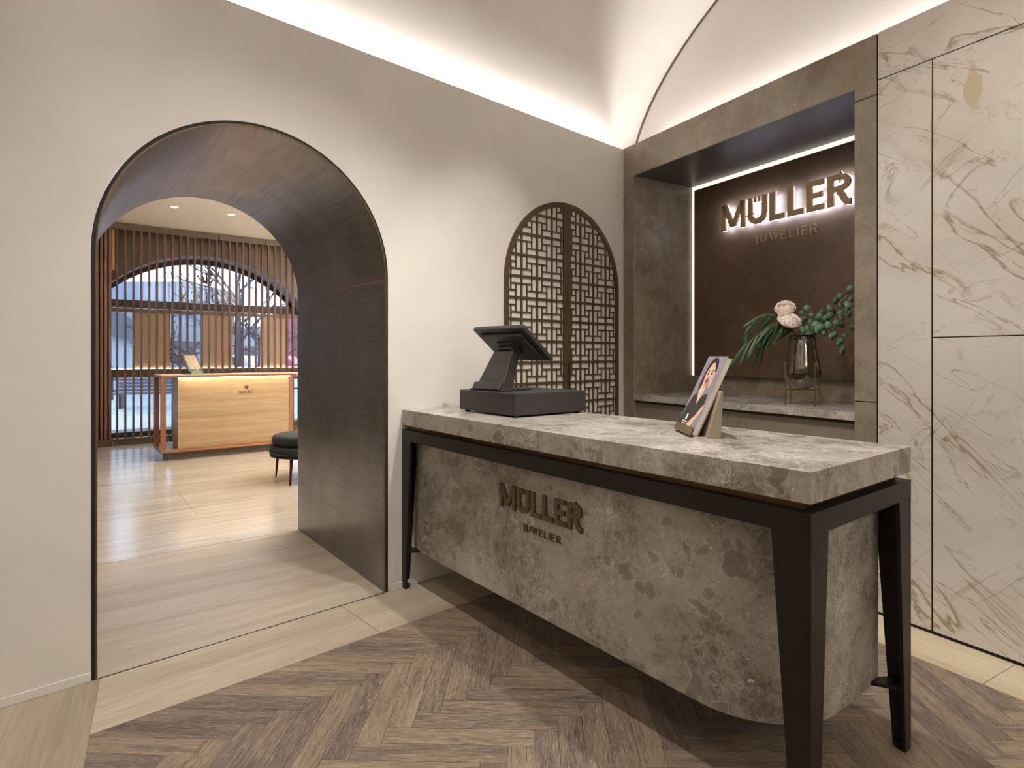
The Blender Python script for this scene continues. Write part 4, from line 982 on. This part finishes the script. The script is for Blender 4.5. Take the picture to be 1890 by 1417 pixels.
def tree(px, Y, h, label, seed):
    rt = random.Random(seed); t = thing('bare_tree', label, 'tree', T(W3(px, Y, -.04))); tr = MB().tube([(0, 0, 0), (.05, 0, h*.3), (0, .05, h*.55)], [.14, .10, .07], 8); build(tr, 'trunk', M_BARK, t, smooth=True)
    m = MB()
    def br(p, d, L, r, dep_):
        q = p+d*L*.5+Vector((rt.uniform(-.1, .1), rt.uniform(-.1, .1), .04))*L; e = q+(d+Vector((0, 0, -.08))).normalized()*L*.5
        m.tube([tuple(p), tuple(q), tuple(e)], [r, r*.8, r*.55], 4, cap=False)
        if dep_ == 0: return
        for _ in range(4):
            n = (d+Vector((rt.uniform(-1, 1), rt.uniform(-1, 1), rt.uniform(-.5, .8)))*.9).normalized(); s = p.lerp(e, rt.uniform(.4, 1)); br(s, n, L*rt.uniform(.5, .72), r*.55, dep_-1)
    for i in range(9):
        a = rt.uniform(0, 2*pi); br(Vector((0, 0, h*rt.uniform(.22, .55))), Vector((cos(a), sin(a), rt.uniform(.2, 1.1))).normalized(), h*rt.uniform(.22, .34), .045, 3)
    build(m, 'branches', M_BARK, t, weld=False)
tree(438, 21, 7.2, 'tallest bare tree in the street, right of the crown emblem', 5)
tree(352, 16.5, 2.9, 'smaller bare tree behind the tilted mirror, in the street', 8)
tree(478, 27, 4.2, 'bare tree low at the right of the shop window', 9)
bn_ = thing('street_bench', 'slatted street bench outside the lower left window', 'bench', T(W3(214, 15.2, -.04)) @ Matrix.Rotation(radians(20), 4, 'Z'))
for i in range(5): build(box((0, .0, .42+.09*i), (1.9, .03, .49+.09*i)), 'back_slat', plain('bench_slat_%d' % i, '504A52', .7), bn_)
build(box((0, -.42, .36), (1.9, 0, .40)), 'seat', MATS['bench_slat_0'], bn_)
for x in (.15, 1.7): build(box((x, -.38, 0), (x+.05, .02, .36)), 'leg', M_DARKM, bn_)
rl = thing('street_railing', 'low dark metal railing along the street behind the bench', 'railing', T(W3(205, 18, -.04)) @ Matrix.Rotation(radians(15), 4, 'Z'))
for z in (.25, .6): build(box((0, 0, z), (9, .04, z+.05)), 'rail', M_DARKM, rl)
for i in range(7): build(box((1.4*i, 0, 0), (1.4*i+.05, .04, 1.0)), 'post', M_DARKM, rl)
def car(px, Y, col, label, rot):
    c = thing('parked_car', label, 'car', T(W3(px, Y, -.04)) @ Matrix.Rotation(rot, 4, 'Z'))
    build(MB().prism([(0, .3), (4.0, .3), (4.05, .75), (3.3, .85), (2.8, 1.35), (1.2, 1.38), (.6, .9), (0, .8)], 0, 1.6), 'car_body', col, c, bevel=.05)
    build(MB().prism([(.95, .92), (2.95, .9), (2.65, 1.28), (1.3, 1.30)], -.01, 1.61), 'car_windows', MATS['screen_glass'], c)
    for x in (.8, 3.2):
        for y_ in (-.02, 1.42): w_ = MB().lathe([(0, 0), (.3, 0), (.32, .05), (.32, .15), (.3, .2), (0, .2)], 16); o = build(w_, 'wheel', M_BLACK, c); o.matrix_local = T((x, y_+.2, .32)) @ Matrix.Rotation(pi/2, 4, 'X')
car(448, 38, plain('car_red', '9A3A4C', .3), 'red car parked in the street behind the bare tree', 0)
car(345, 30, plain('car_silver', 'A4AAB4', .3), 'silver car parked in the street behind the tilted mirror', 0)
